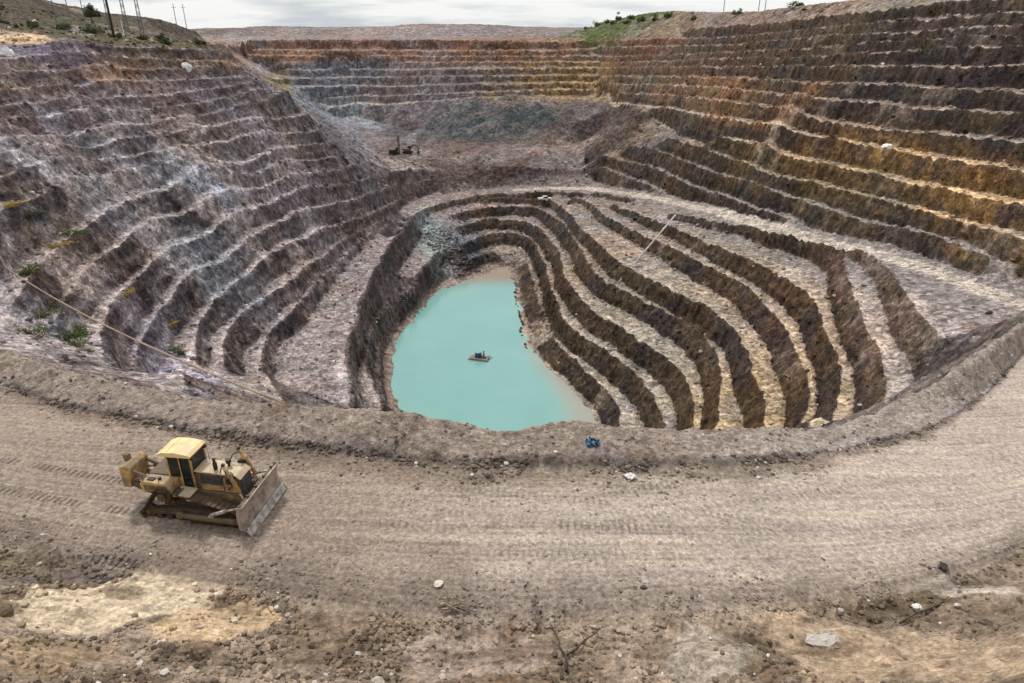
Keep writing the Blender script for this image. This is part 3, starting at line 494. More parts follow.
    be = mixc(be, srgb(150, 134, 118), .7 * sstep(-.5, 1.2, r - rc(C_TOP, az)) * sstep(.2, -.3, az))
    be = mixc(be, srgb(160, 151, 149), .9 * sstep(.2, .5, az))
    be = mixc(be, srgb(150, 136, 122), .6 * sstep(.3, 1.6, r - rc(C_FOOT, az) + 1.5 * fbm(x, y, 2.5, 4, 6)))
    be = mixc(be, srgb(108, 92, 74), .55 * sstep(.1, .5, fbm(x, y, 2.2, 5, 2, .65)))
    be = mixc(be, srgb(80, 70, 64), .8 * sstep(1.1, .1, r - rc(C_FOOT, az) + .4 * fbm(x, y, 1, 2, 3)))  # shadow of the trench painted as a dark line along the foot
    be = be * (1 + .22 * fbm(x, y, .35, 3, 1) + .15 * fbm(x, y, 1.5, 3, 5))[:, None]
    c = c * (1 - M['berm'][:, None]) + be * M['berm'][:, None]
    # foreground
    fo = BASE_FORE(x, y, const)
    fo = fo * 1.0
    for bx, by, az_, at, ar, ct, cf, s in BLOBS:
        if bx * bx + by * by > 40 ** 2: continue
        dx = x + .9 * fbm(x, y, 2.4, 4, 4) - bx; dy = y + .9 * fbm(x, y, 2.4, 4, 1) - by
        u = (dx * math.cos(az_) - dy * math.sin(az_)) / at; v = (dx * math.sin(az_) + dy * math.cos(az_)) / (ar + .3)
        fo = mixc(fo, ct, s * sstep(1.05, .92, np.sqrt(u * u + v * v) + .30 * fbm(x, y, .9, 5, 2, .65)))
    gl = sstep(.1, .5, fbm(x + 2 * w2, y * 2.0, 2.6, 4, 2))
    fo = mixc(fo, srgb(84, 68, 54), .5 * gl)
    rl = fbm(x * 1.2 + w2, y * .5, .55, 4, 6); fo = fo * (1 - .25 * sstep(.2, .6, rl))[:, None]
    fo = fo * (1 + .30 * fbm(x, y, .5, 4, 3, .6) + .18 * M['g'])[:, None]
    c = c * (1 - M['fore'][:, None]) + fo * M['fore'][:, None]
    nr = (1 + .12 * sstep(75, 50, M['r']))[:, None]
    c = .200 * nr * (np.maximum(c, .004) / .24) ** 1.15
    return np.clip(c, .008, .75)

def BASE_FORE(x, y, const):
    a = const((128, 114, 99))
    a = mixc(a, srgb(158, 142, 126), sstep(-.1, .5, fbm(x, y, 5, 3, 2)))
    a = mixc(a, srgb(112, 92, 74), .8 * sstep(.1, .5, fbm(x, y, 3, 4, 5)))
    return a

_ri, _ro = smooth(LINES['ramp_in'], 1), smooth(LINES['ramp_out'], 1)
_t = np.linspace(0, 1, 24)
def _along(P): 
    L_ = np.r_[0, np.cumsum(np.linalg.norm(np.diff(P[:, :2], axis=0), axis=1))]; L_ /= L_[-1]
    return np.column_stack([np.interp(_t, L_, P[:, 0]), np.interp(_t, L_, P[:, 1])])
ROADS = {'ramp_c': (_along(_ri) * .3 + _along(_ro) * .7), 'O4': np.array(LINES['O4'])[:7, :2], 'B0': np.array(LINES['B0'])[:4, :2]}

COL = bpy.data.collections.new('scene'); bpy.context.scene.collection.children.link(COL)

def np_mesh(name, verts, quads, col=None, mat=None, smooth=True):
    me = bpy.data.meshes.new(name)
    me.vertices.add(len(verts)); me.vertices.foreach_set('co', np.ascontiguousarray(verts, np.float32).ravel())
    k = quads.shape[1]
    me.loops.add(len(quads) * k); me.loops.foreach_set('vertex_index', np.ascontiguousarray(quads, np.int32).ravel())
    me.polygons.add(len(quads)); me.polygons.foreach_set('loop_start', np.arange(0, len(quads) * k, k, dtype=np.int32))
    me.polygons.foreach_set('use_smooth', np.full(len(quads), smooth))
    me.update(calc_edges=True)
    if col is not None:
        at = me.color_attributes.new('Col', 'FLOAT_COLOR', 'POINT')
        at.data.foreach_set('color', np.column_stack([col, np.ones(len(col))]).astype(np.float32).ravel())
    if mat: me.materials.append(mat)
    o = bpy.data.objects.new(name, me); COL.objects.link(o); return o

# ---------------------------------------------------------------- materials
def newmat(name):
    m = bpy.data.materials.new(name); m.use_nodes = True
    nt = m.node_tree; nt.nodes.clear()
    out = nt.nodes.new('ShaderNodeOutputMaterial'); b = nt.nodes.new('ShaderNodeBsdfPrincipled')
    nt.links.new(b.outputs[0], out.inputs[0]); return m, nt, b

def ground_mat(name, scale, bump, dist, rough=.95, block=0.0, bs=1.0):
    m, nt, b = newmat(name); N = nt.nodes.new; K = nt.links.new
    at = N('ShaderNodeAttribute'); at.attribute_name = 'Col'
    tc = N('ShaderNodeTexCoord')
    n1 = N('ShaderNodeTexNoise'); n1.inputs['Scale'].default_value = scale; n1.inputs['Detail'].default_value = 5; n1.inputs['Roughness'].default_value = .72
    n2 = N('ShaderNodeTexVoronoi'); n2.inputs['Scale'].default_value = scale * 2.2
    K(tc.outputs['Object'], n1.inputs['Vector']); K(tc.outputs['Object'], n2.inputs['Vector'])
    r = N('ShaderNodeMapRange'); r.inputs['From Min'].default_value = .28; r.inputs['From Max'].default_value = .72
    r.inputs['To Min'].default_value = .5; r.inputs['To Max'].default_value = 1.5; K(n1.outputs['Fac'], r.inputs['Value'])
    r2 = N('ShaderNodeMapRange'); r2.inputs['From Min'].default_value = 0; r2.inputs['From Max'].default_value = .9
    r2.inputs['To Min'].default_value = 1.12; r2.inputs['To Max'].default_value = .84; K(n2.outputs['Distance'], r2.inputs['Value'])
    mu = N('ShaderNodeMath'); mu.operation = 'MULTIPLY'; K(r.outputs[0], mu.inputs[0]); K(r2.outputs[0], mu.inputs[1])
    last = mu
    dn = N('ShaderNodeTexNoise'); dn.inputs['Scale'].default_value = bs * 1.3; dn.inputs['Detail'].default_value = 3; K(tc.outputs['Object'], dn.inputs['Vector'])
    dv = N('ShaderNodeVectorMath'); dv.operation = 'MULTIPLY_ADD'; dv.inputs[1].default_value = (.9 / bs,) * 3; K(dn.outputs['Color'], dv.inputs[0]); K(tc.outputs['Object'], dv.inputs[2])
    for q, (sc_, am) in enumerate(((bs, block), (bs * 2.7, block * .9), (bs * 7, block * .7))):
        if not block: break
        vv = N('ShaderNodeTexVoronoi'); vv.inputs['Scale'].default_value = sc_; K(dv.outputs[0], vv.inputs['Vector'])
        se = N('ShaderNodeSeparateColor'); K(vv.outputs['Color'], se.inputs[0])
        rr_ = N('ShaderNodeMapRange'); rr_.inputs['To Min'].default_value = 1 - am; rr_.inputs['To Max'].default_value = 1 + am; K(se.outputs[0], rr_.inputs['Value'])
        m_ = N('ShaderNodeMath'); m_.operation = 'MULTIPLY'; K(last.outputs[0], m_.inputs[0]); K(rr_.outputs[0], m_.inputs[1]); last = m_
    vm = N('ShaderNodeVectorMath'); vm.operation = 'SCALE'; K(at.outputs['Color'], vm.inputs[0]); K(last.outputs[0], vm.inputs['Scale'])
    K(vm.outputs[0], b.inputs['Base Color'])
    bp = N('ShaderNodeBump'); bp.inputs['Strength'].default_value = bump; bp.inputs['Distance'].default_value = dist
    ad = N('ShaderNodeMath'); ad.operation = 'SUBTRACT'; K(n1.outputs['Fac'], ad.inputs[0])
    m3 = N('ShaderNodeMath'); m3.operation = 'MULTIPLY'; m3.inputs[1].default_value = .35; K(n2.outputs['Distance'], m3.inputs[0]); K(m3.outputs[0], ad.inputs[1])
    K(ad.outputs[0], bp.inputs['Height']); K(bp.outputs[0], b.inputs['Normal'])
    b.inputs['Roughness'].default_value = rough; b.inputs['Specular IOR Level'].default_value = .15
    return m

MAT = {}
MAT['rock'] = ground_mat('bench_rock', 1.3, .7, .22, block=.40, bs=1.0)
MAT['far'] = ground_mat('far_rock', .5, .6, .5, block=.35, bs=.5)
MAT['road'] = ground_mat('packed_gravel', 5, .5, .05, block=.12, bs=7)
MAT['berm'] = ground_mat('berm_earth', 3.2, .8, .15, block=.2, bs=3.5)
MAT['fore'] = ground_mat('eroded_earth', 3.0, .8, .12, block=.16, bs=6)

# ---------------------------------------------------------------- ground meshes, one polar sheet cut into named surfaces
def build_ground():
    rr = [2.6]
    while rr[-1] < 640:
        r = rr[-1]; k = .0026 if r < 55 else (.0034 if r < 66 else (.0017 if r < 360 else .0026))
        rr.append(r + max(r * k * QUAL, .02))
    rr = np.array(rr + [700, 800, 1000, 1400, 2200, 4000])
    az = np.concatenate([np.arange(-1.5, -.9, .007), np.linspace(-.9, .9, int(1250 / QUAL)), np.arange(.907, 1.5, .007)])
    R, A = np.meshgrid(rr, az, indexing='ij')
    x = (np.sin(A) * R).ravel(); y = (np.cos(A) * R).ravel()
    N = x.size; z = np.zeros(N, np.float32); col = np.zeros((N, 3), np.float32); reg = np.zeros(N, np.int8)
    step = 400000
    for i in range(0, N, step):
        s = slice(i, i + step)
        xs, ys = x[s].astype(np.float32), y[s].astype(np.float32)
        zz, M = height(xs, ys)
        far = np.hypot(xs, ys) > 600
        zz = np.where(far, zz * 0 + 12 + (zz - 12) * np.clip(1 - (M['r'] - 600) / 80, 0, 1), zz)
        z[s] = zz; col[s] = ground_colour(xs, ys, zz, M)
        rn, rf, ro = rc(C_NEAR, M['az']), rc(C_FOOT, M['az']), rc(C_OUT, M['az'])
        reg[s] = np.where(M['r'] < rn, 0, np.where(M['r'] < rf, 1, np.where(M['r'] < ro + .8, 2, np.where(M['r'] < 345, 3, 4))))
    V = np.column_stack([x, y, z]).astype(np.float32)
    nr, na = len(rr), len(az)
    idx = np.arange(N).reshape(nr, na)
    Q = np.stack([idx[:-1, :-1], idx[:-1, 1:], idx[1:, 1:], idx[1:, :-1]], -1).reshape(-1, 4)[:, ::-1]
    qr = reg[idx[:-1, :-1]].ravel()
    for k, (nm, mt) in enumerate((('ground', 'fore'), ('haul_road', 'road'), ('earth_berm', 'berm'), ('pit_terrain', 'rock'), ('far_terrain', 'far'))):
        q = Q[qr == k]; used = np.unique(q); mp = np.zeros(N, np.int64); mp[used] = np.arange(len(used))
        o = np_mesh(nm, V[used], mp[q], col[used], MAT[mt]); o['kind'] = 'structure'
QUAL = 1.0
# ---------------------------------------------------------------- camera, light, sky
scene = bpy.context.scene
cam_d = bpy.data.cameras.new('camera'); cam = bpy.data.objects.new('camera', cam_d); COL.objects.link(cam)
cam.location = (0, 0, 20); cam.rotation_euler = (math.radians(90) - math.atan(311.5 / 683), 0, 0)
cam_d.sensor_width = 36; cam_d.lens = 36 * 683 / 1024; cam_d.clip_end = 6000; cam_d.clip_start = .2
scene.camera = cam
scene.view_settings.view_transform = 'Standard'; scene.view_settings.look = 'None'
scene.view_settings.exposure = 0; scene.view_settings.gamma = 1
SUN_EL, SUN_AZ = math.radians(56), math.radians(-28)      # azimuth from +Y towards +X
w = bpy.data.worlds.new('World'); scene.world = w; w.use_nodes = True
nt = w.node_tree; nt.nodes.clear(); N = nt.nodes.new; K = nt.links.new
sky = N('ShaderNodeTexSky'); sky.sky_type = 'NISHITA'; sky.sun_disc = False
sky.sun_elevation = SUN_EL; sky.sun_rotation = SUN_AZ; sky.air_density = 1.2; sky.dust_density = 3
s1 = N('ShaderNodeVectorMath'); s1.operation = 'SCALE'; s1.inputs['Scale'].default_value = .1; K(sky.outputs[0], s1.inputs[0])
tc = N('ShaderNodeTexCoord'); mp = N('ShaderNodeMapping'); mp.inputs['Scale'].default_value = (2.6, 2.6, 22)
K(tc.outputs['Generated'], mp.inputs[0])
n1 = N('ShaderNodeTexNoise'); n1.inputs['Scale'].default_value = 1.7; n1.inputs['Detail'].default_value = 9; n1.inputs['Roughness'].default_value = .55
K(mp.outputs[0], n1.inputs['Vector'])
cr = N('ShaderNodeValToRGB'); cr.color_ramp.elements[0].position = .36; cr.color_ramp.elements[0].color = (.78, .85, .90, 1)
cr.color_ramp.elements[1].position = .52; cr.color_ramp.elements[1].color = (1.24, 1.26, 1.25, 1)
K(n1.outputs['Fac'], cr.inputs[0])
mx = N('ShaderNodeMix'); mx.data_type = 'RGBA'; mx.inputs['Factor'].default_value = .85
K(s1.outputs[0], mx.inputs['A']); K(cr.outputs[0], mx.inputs['B'])
bg = N('ShaderNodeBackground'); K(mx.outputs['Result'], bg.inputs[0]); bg.inputs[1].default_value = .84
wo = N('ShaderNodeOutputWorld'); K(bg.outputs[0], wo.inputs[0])
sd = bpy.data.lights.new('sun', 'SUN'); sd.energy = 2.7; sd.angle = math.radians(7); sd.color = (1, .975, .94)
so = bpy.data.objects.new('sun', sd); COL.objects.link(so)
so.rotation_euler = (math.pi / 2 - SUN_EL, 0, math.pi - SUN_AZ + 0)
so.location = (0, 0, 100)
# ---------------------------------------------------------------- the lake
def build_water():
    m, nt, b = newmat('lake_water'); N = nt.nodes.new; K = nt.links.new
    tc = N('ShaderNodeTexCoord'); sx = N('ShaderNodeSeparateXYZ'); K(tc.outputs['Object'], sx.inputs[0])
    nz = N('ShaderNodeTexNoise'); nz.inputs['Scale'].default_value = .06; nz.inputs['Detail'].default_value = 4; K(tc.outputs['Object'], nz.inputs['Vector'])
    cr = N('ShaderNodeMix'); cr.data_type = 'RGBA'; cr.inputs['A'].default_value = (*srgb(104, 154, 148), 1); cr.inputs['B'].default_value = (*srgb(132, 172, 166), 1)
    K(nz.outputs['Fac'], cr.inputs['Factor'])
    at = N('ShaderNodeAttribute'); at.attribute_name = 'Col'      # red = how shallow and muddy
    sp = N('ShaderNodeSeparateColor'); K(at.outputs['Color'], sp.inputs[0])
    mx = N('ShaderNodeMix'); mx.data_type = 'RGBA'; K(sp.outputs[0], mx.inputs['Factor']); K(cr.outputs['Result'], mx.inputs['A'])
    mx.inputs['B'].default_value = (*srgb(158, 142, 126), 1)
    K(mx.outputs['Result'], b.inputs['Base Color'])
    b.inputs['Roughness'].default_value = .10; b.inputs['Specular IOR Level'].default_value = .4
    wv = N('ShaderNodeTexNoise'); wv.inputs['Scale'].default_value = 1.6; wv.inputs['Detail'].default_value = 3; K(tc.outputs['Object'], wv.inputs['Vector'])
    bp = N('ShaderNodeBump'); bp.inputs['Strength'].default_value = .12; bp.inputs['Distance'].default_value = .2; K(wv.outputs['Fac'], bp.inputs['Height']); K(bp.outputs[0], b.inputs['Normal'])
    xs = np.arange(-46, 40, 1.0); ys = np.arange(88, 226, 1.0)
    X, Y = np.meshgrid(xs, ys); x, y = X.ravel(), Y.ravel()
    n = fbm(x.astype(np.float32), y.astype(np.float32), 16, 3, 2)
    mud = sstep(186, 206, y + 7 * n)
    g = samp(GRID, x, y); shore = sstep(-52.3, -50.2, g + .4 * n) * .75 * sstep(-2, 12, x)
    f = np.clip(np.maximum(mud, shore), 0, 1)
    V = np.column_stack([x, y, np.full(x.size, WATER_Z)]); idx = np.arange(x.size).reshape(X.shape)
    Q = np.stack([idx[:-1, :-1], idx[:-1, 1:], idx[1:, 1:], idx[1:, :-1]], -1).reshape(-1, 4)
    # drop what lies under dry land
    gz = samp(GRID, x, y); keep = (gz[Q] < -48.5).any(1); Q = Q[keep]
    used = np.unique(Q); mpp = np.zeros(x.size, np.int64); mpp[used] = np.arange(len(used))
    o = np_mesh('water', V[used], mpp[Q], np.column_stack([f, f, f])[used], m); o['kind'] = 'structure'
# ---------------------------------------------------------------- object helpers
R = math.radians
rnd = random.Random(11)

def gz(x, y):
    z, _ = height(np.array([x, x + .01]), np.array([y, y + .01])); return float(z[0])

def setp(o, label=None, cat=None, group=None, kind=None):
    if label: o['label'] = label
    if cat: o['category'] = cat
    if group: o['group'] = group
    if kind: o['kind'] = kind
    return o

def thing(name, label, cat, loc=(0, 0, 0), rotz=0, group=None, rot=None):
    o = bpy.data.objects.new(name, None); COL.objects.link(o); o.empty_display_size = .3
    o.location = loc; o.rotation_euler = rot or (0, 0, rotz)
    return setp(o, label, cat, group)

def mesh_obj(name, bm, mat, parent=None, smooth=False, bevel=0):
    me = bpy.data.meshes.new(name); bmesh.ops.recalc_face_normals(bm, faces=bm.faces)
    bm.to_mesh(me); bm.free()
    for p in me.polygons: p.use_smooth = smooth
    for m in (mat if isinstance(mat, (list, tuple)) else [mat]): me.materials.append(m)
    o = bpy.data.objects.new(name, me); COL.objects.link(o)
    if parent: o.parent = parent
    if bevel:
        b = o.modifiers.new('bevel', 'BEVEL'); b.width = bevel; b.segments = 2; b.limit_method = 'ANGLE'
    return o

def box(bm, c, s, rot=None):
    m = Matrix.Translation(c) @ (rot or Matrix.Identity(4)) @ Matrix.Diagonal((s[0], s[1], s[2], 1))
    return bmesh.ops.create_cube(bm, size=1, matrix=m)['verts']

def ry(a): return Matrix.Rotation(a, 4, 'Y')
def rx(a): return Matrix.Rotation(a, 4, 'X')
def rzm(a): return Matrix.Rotation(a, 4, 'Z')

def tube(bm, pts, rad, n=10, caps=True):
    pts = [Vector(p) for p in pts]; rings = []
    rads = rad if isinstance(rad, (list, tuple)) else [rad] * len(pts)
    for i, p in enumerate(pts):
        d = (pts[min(i + 1, len(pts) - 1)] - pts[max(i - 1, 0)]).normalized()
        u = d.cross(Vector((0, 0, 1)));
        if u.length < 1e-3: u = d.cross(Vector((0, 1, 0)))
        u.normalize(); v = d.cross(u)
        rings.append([bm.verts.new(p + (u * math.cos(2 * math.pi * k / n) + v * math.sin(2 * math.pi * k / n)) * rads[i]) for k in range(n)])
    for a, b in zip(rings[:-1], rings[1:]):
        for k in range(n): bm.faces.new((a[k], a[(k + 1) % n], b[(k + 1) % n], b[k]))
    if caps:
        bm.faces.new(rings[0][::-1]); bm.faces.new(rings[-1])

def prism(bm, poly, y0, y1):
    """poly of (x, z) pushed from y0 to y1"""
    a = [bm.verts.new((x, y0, z)) for x, z in poly]; b = [bm.verts.new((x, y1, z)) for x, z in poly]
    n = len(poly)
    bm.faces.new(a[::-1]); bm.faces.new(b)
    for i in range(n): bm.faces.new((a[i], a[(i + 1) % n], b[(i + 1) % n], b[i]))

def disc(bm, c, r, w, n=24, axis='Y'):
    p = Vector(c); d = {'Y': Vector((0, w / 2, 0)), 'X': Vector((w / 2, 0, 0)), 'Z': Vector((0, 0, w / 2))}[axis]
    tube(bm, [p - d, p + d], r, n)

def dirty(name, col, dirt, amount=.5, rough=.6, scale=3, metal=0, edge=None):
    """painted or bare surface with mud, dust and scratches"""
    m, nt, b = newmat(name); N = nt.nodes.new; K = nt.links.new
    tc = N('ShaderNodeTexCoord')
    n = N('ShaderNodeTexNoise'); n.inputs['Scale'].default_value = scale; n.inputs['Detail'].default_value = 8; n.inputs['Roughness'].default_value = .65
    K(tc.outputs['Object'], n.inputs['Vector'])
    g = N('ShaderNodeNewGeometry'); sx = N('ShaderNodeSeparateXYZ'); K(g.outputs['Normal'], sx.inputs[0])
    up = N('ShaderNodeMath'); up.operation = 'MULTIPLY_ADD'; up.inputs[1].default_value = .12; K(sx.outputs['Z'], up.inputs[0]); K(n.outputs['Fac'], up.inputs[2])
    mr = N('ShaderNodeMapRange'); mr.inputs['From Min'].default_value = .62 - .3 * amount; mr.inputs['From Max'].default_value = .80 - .3 * amount
    K(up.outputs[0], mr.inputs['Value'])
    mx = N('ShaderNodeMix'); mx.data_type = 'RGBA'; K(mr.outputs[0], mx.inputs['Factor'])
    mx.inputs['A'].default_value = (*col, 1); mx.inputs['B'].default_value = (*dirt, 1)
    n2 = N('ShaderNodeTexNoise'); n2.inputs['Scale'].default_value = scale * 9; n2.inputs['Detail'].default_value = 4; K(tc.outputs['Object'], n2.inputs['Vector'])
    r2 = N('ShaderNodeMapRange'); r2.inputs['To Min'].default_value = .72; r2.inputs['To Max'].default_value = 1.25; K(n2.outputs['Fac'], r2.inputs['Value'])
    vm = N('ShaderNodeVectorMath'); vm.operation = 'SCALE'; K(mx.outputs['Result'], vm.inputs[0]); K(r2.outputs[0], vm.inputs['Scale'])
    K(vm.outputs[0], b.inputs['Base Color']); b.inputs['Roughness'].default_value = rough; b.inputs['Metallic'].default_value = metal
    b.inputs['Specular IOR Level'].default_value = .35
    bp = N('ShaderNodeBump'); bp.inputs['Strength'].default_value = .35; bp.inputs['Distance'].default_value = .02
    K(n.outputs['Fac'], bp.inputs['Height']); K(bp.outputs[0], b.inputs['Normal'])
    return m

MUD = srgb(128, 112, 94)
M_YEL = dirty('yellow_paint', srgb(206, 166, 98), srgb(140, 118, 92), .72, .5, 2.2)
M_YELD = dirty('muddy_yellow_paint', srgb(164, 128, 76), srgb(100, 84, 68), .95, .7, 2.5)
M_ROOF = dirty('dusty_roof_paint', srgb(232, 204, 146), srgb(206, 180, 136), .4, .5, 1.5)
M_HOOD = dirty('dusty_hood_paint', srgb(206, 184, 148), srgb(176, 156, 130), .6, .6, 2)
M_STEEL = dirty('worn_steel', srgb(172, 158, 148), srgb(122, 106, 94), .55, .5, 1.6, .25)
M_EDGE = dirty('polished_edge', srgb(186, 178, 172), srgb(130, 118, 108), .4, .4, 3, .4)
M_TRK = dirty('track_steel', srgb(62, 52, 46), srgb(104, 86, 70), .6, .75, 4, .2)
M_TRKF = dirty('track_frame_paint', srgb(104, 82, 58), srgb(78, 64, 52), .8, .8, 3)
M_BLK = dirty('sooty_black', srgb(40, 36, 34), srgb(76, 66, 58), .4, .7, 5)
M_GRILL = dirty('dark_grille', srgb(62, 62, 70), srgb(96, 88, 84), .5, .6, 6)
M_WHITE = dirty('white_paint', srgb(226, 226, 224), srgb(176, 164, 150), .4, .5, 2)
M_WOOD = dirty('weathered_wood', srgb(120, 84, 76), srgb(150, 128, 118), .4, .8, 3)
M_PONT = dirty('rusty_pontoon', srgb(150, 98, 88), srgb(196, 178, 172), .5, .7, 3)
M_TEAL = dirty('teal_paint', srgb(38, 96, 106), srgb(66, 84, 110), .4, .5, 3)
M_LAV = dirty('pale_lid', srgb(150, 160, 196), srgb(120, 140, 160), .4, .5, 3)
M_PIPE = dirty('white_pipe', srgb(206, 200, 196), srgb(176, 160, 146), .4, .5, 1)
M_HOSE = dirty('tan_hose', srgb(176, 152, 126), srgb(140, 122, 104), .5, .8, .6)
M_TWIG = dirty('dry_bark', srgb(206, 190, 168), srgb(110, 92, 76), .5, .9, 8)
M_BRANCH = dirty('dark_bark', srgb(58, 46, 40), srgb(84, 70, 60), .4, .9, 6)
M_BLUE = dirty('blue_plastic', srgb(34, 86, 124), srgb(70, 100, 120), .35, .4, 6)
M_GALV = dirty('galvanised_steel', srgb(110, 112, 112), srgb(90, 88, 86), .5, .6, .6)
M_DARKP = dirty('tarred_pole', srgb(52, 46, 42), srgb(66, 60, 54), .5, .9, .6)
M_SKIN = dirty('skin', srgb(96, 66, 52), srgb(88, 60, 48), .2, .6, 8)
M_HAIR = dirty('black_hair', srgb(22, 18, 18), srgb(28, 24, 22), .3, .8, 20)
M_RED = dirty('red_cloth', srgb(136, 62, 58), srgb(120, 70, 64), .4, .9, 9)
M_TROU = dirty('pale_cloth', srgb(176, 160, 152), srgb(120, 104, 98), .4, .9, 9)
def glass():
    m, nt, b = newmat('cab_glass'); b.inputs['Base Color'].default_value = (.012, .016, .02, 1); b.inputs['Roughness'].default_value = .12
    b.inputs['Specular IOR Level'].default_value = .5; return m
M_GLASS = glass()

# ---------------------------------------------------------------- bulldozer
def build_dozer(px, py, heading):
    root = thing('bulldozer', 'muddy yellow crawler bulldozer with a raised rear ripper parked on the haul road', 'bulldozer', (px, py, gz(px, py) - .02), heading)
    # tracks -------------------------------------------------
    prof = []                                   # closed path of the belt, (x, z)
    cs = [(-1.95, .40, .38), (1.98, .42, .40), (-1.12, 1.26, .40)]      # rear idler, front idler, high sprocket
    def arc(c, r, a0, a1, n):
        return [(c[0] + r * math.cos(R(a0 + (a1 - a0) * k / n)), c[1] + r * math.sin(R(a0 + (a1 - a0) * k / n))) for k in range(n + 1)]
    prof += arc(cs[0], .38, 196, 270, 5) + arc(cs[1], .40, 270, 435, 11) + arc(cs[2], .40, 75, 150, 6)
    # resample at the shoe pitch
    P = [Vector((a, 0, b)) for a, b in prof] + [Vector((prof[0][0], 0, prof[0][1]))]
    Ls = [0]
    for a, b in zip(P[:-1], P[1:]): Ls.append(Ls[-1] + (b - a).length)
    nshoe = 44; pitch = Ls[-1] / nshoe
    def at(s):
        s %= Ls[-1]
        for i in range(len(P) - 1):
            if Ls[i + 1] >= s:
                t = (s - Ls[i]) / max(Ls[i + 1] - Ls[i], 1e-6); return P[i].lerp(P[i + 1], t), (P[i + 1] - P[i]).normalized()
        return P[-1], (P[-1] - P[-2]).normalized()
    for side in (-1, 1):
        y = side * 1.06
        bm = bmesh.new()
        for k in range(nshoe):
            p, d = at(k * pitch); ang = math.atan2(d.z, d.x); m = ry(-ang)
            box(bm, (p.x, y, p.z), (pitch * .93, .50, .045), m)
            nrm = Vector((d.z, 0, -d.x)); q = p + nrm * .04
            box(bm, (q.x, y, q.z), (.03, .50, .07), m)
            q = p - nrm * .06
            for o in (-.07, .07): box(bm, (q.x, y + o, q.z), (pitch * 1.02, .05, .09), m)
        tr = mesh_obj('track', bm, M_TRK, root)
        for c, r_, nm in ((cs[0], .30, 'idler'), (cs[1], .32, 'idler'), (cs[2], .33, 'sprocket')):
            bm = bmesh.new(); disc(bm, (c[0], y, c[1]), r_, .20); disc(bm, (c[0], y, c[1]), r_ * .55, .34); disc(bm, (c[0], y + side * .12, c[1]), r_ * .34, .24, 12)
            if nm == 'sprocket':
                for k in range(16):
                    a = 2 * math.pi * k / 16; box(bm, (c[0] + (r_ + .02) * math.cos(a), y, c[1] + (r_ + .02) * math.sin(a)), (.06, .1, .06), ry(-a))
                disc(bm, (c[0], y + side * .18, c[1]), .2, .16, 18)
            mesh_obj(nm, bm, M_TRKF, tr, bevel=.01)
        bm = bmesh.new()
        for k in range(7): disc(bm, (-1.5 + k * .5, y, .21), .13, .36, 14)
        mesh_obj('track_roller', bm, M_TRK, tr)
        bm = bmesh.new()
        prism(bm, [(-1.8, .30), (1.75, .30), (1.95, .42), (1.7, .58), (.6, .66), (-.7, .66), (-1.8, .54)], y - .15, y + .15)
        prism(bm, [(-1.35, .6), (-.75, .6), (-.95, 1.15), (-1.25, 1.15)], y - side * .2 - .05, y - side * .2 + .05)
        box(bm, (-.2, y + side * .17, .47), (2.2, .05, .16))
        mesh_obj('track_frame', bm, M_TRKF, tr, bevel=.015)
    # main frame / belly
    bm = bmesh.new()
    prism(bm, [(-1.9, .62), (2.15, .62), (2.25, .9), (2.25, 1.25), (-1.75, 1.35), (-2.05, 1.1)], -.62, .62)
    box(bm, (-1.12, 0, 1.22), (.62, 1.72, .5)); box(bm, (.6, 0, .55), (.3, 1.9, .2))
    mesh_obj('main_frame', bm, M_YELD, root, bevel=.03)
    # engine compartment
    bm = bmesh.new()
    prism(bm, [(.12, 1.2), (2.2, 1.15), (2.2, 1.95), (2.02, 2.1), (.12, 2.18)], -.44, .44)
    eh = mesh_obj('engine_housing', bm, M_YELD, root, bevel=.03)
    bm = bmesh.new()
    prism(bm, [(.10, 2.19), (2.04, 2.11), (2.22, 1.96), (2.28, 1.98), (2.06, 2.17), (.10, 2.26)], -.49, .49)
    mesh_obj('hood', bm, M_HOOD, eh, bevel=.02)
    for s in (-1, 1):
        bm = bmesh.new(); box(bm, (.86, s * .455, 1.84), (1.02, .03, .42))
        for k in range(7): box(bm, (.86, s * .475, 1.68 + k * .053), (.96, .02, .018))
        mesh_obj('side_grille', bm, M_GRILL, eh)
        bm = bmesh.new(); box(bm, (1.75, s * .455, 1.62), (.62, .035, .72)); box(bm, (.86, s * .455, 1.42), (1.04, .035, .26))
        box(bm, (1.62, s * .48, 1.66), (.05, .03, .12))
        mesh_obj('side_door', bm, M_YEL, eh, bevel=.01)
    bm = bmesh.new(); box(bm, (2.22, 0, 1.52), (.08, .8, .78))
    for k in range(9): box(bm, (2.27, 0, 1.2 + k * .075), (.03, .72, .02))
    mesh_obj('radiator_guard', bm, M_GRILL, eh)
    bm = bmesh.new(); tube(bm, [(1.0, -.2, 2.18), (1.0, -.2, 2.56), (.99, -.2, 2.74), (.93, -.2, 2.80)], [.065, .065, .06, .06], 12); disc(bm, (1.0, -.2, 2.42), .095, .28, 14, 'Z')
    mesh_obj('exhaust_pipe', bm, M_BLK, eh, True)
    bm = bmesh.new(); disc(bm, (1.42, .18, 2.28), .06, .24, 12, 'Z'); disc(bm, (1.42, .18, 2.46), .12, .16, 16, 'Z')
    mesh_obj('air_cleaner', bm, M_BLK, eh)
    # cab
    bm = bmesh.new()
    X0, X1, YW, Z0, Z1 = -1.02, .08, .54, 1.38, 2.98
    for sx_, sy_ in ((X0, -1), (X0, 1), (X1, -1), (X1, 1), (-.42, -1), (-.42, 1)):
        box(bm, (sx_, sy_ * YW, (Z0 + Z1) / 2), (.09, .09, Z1 - Z0))
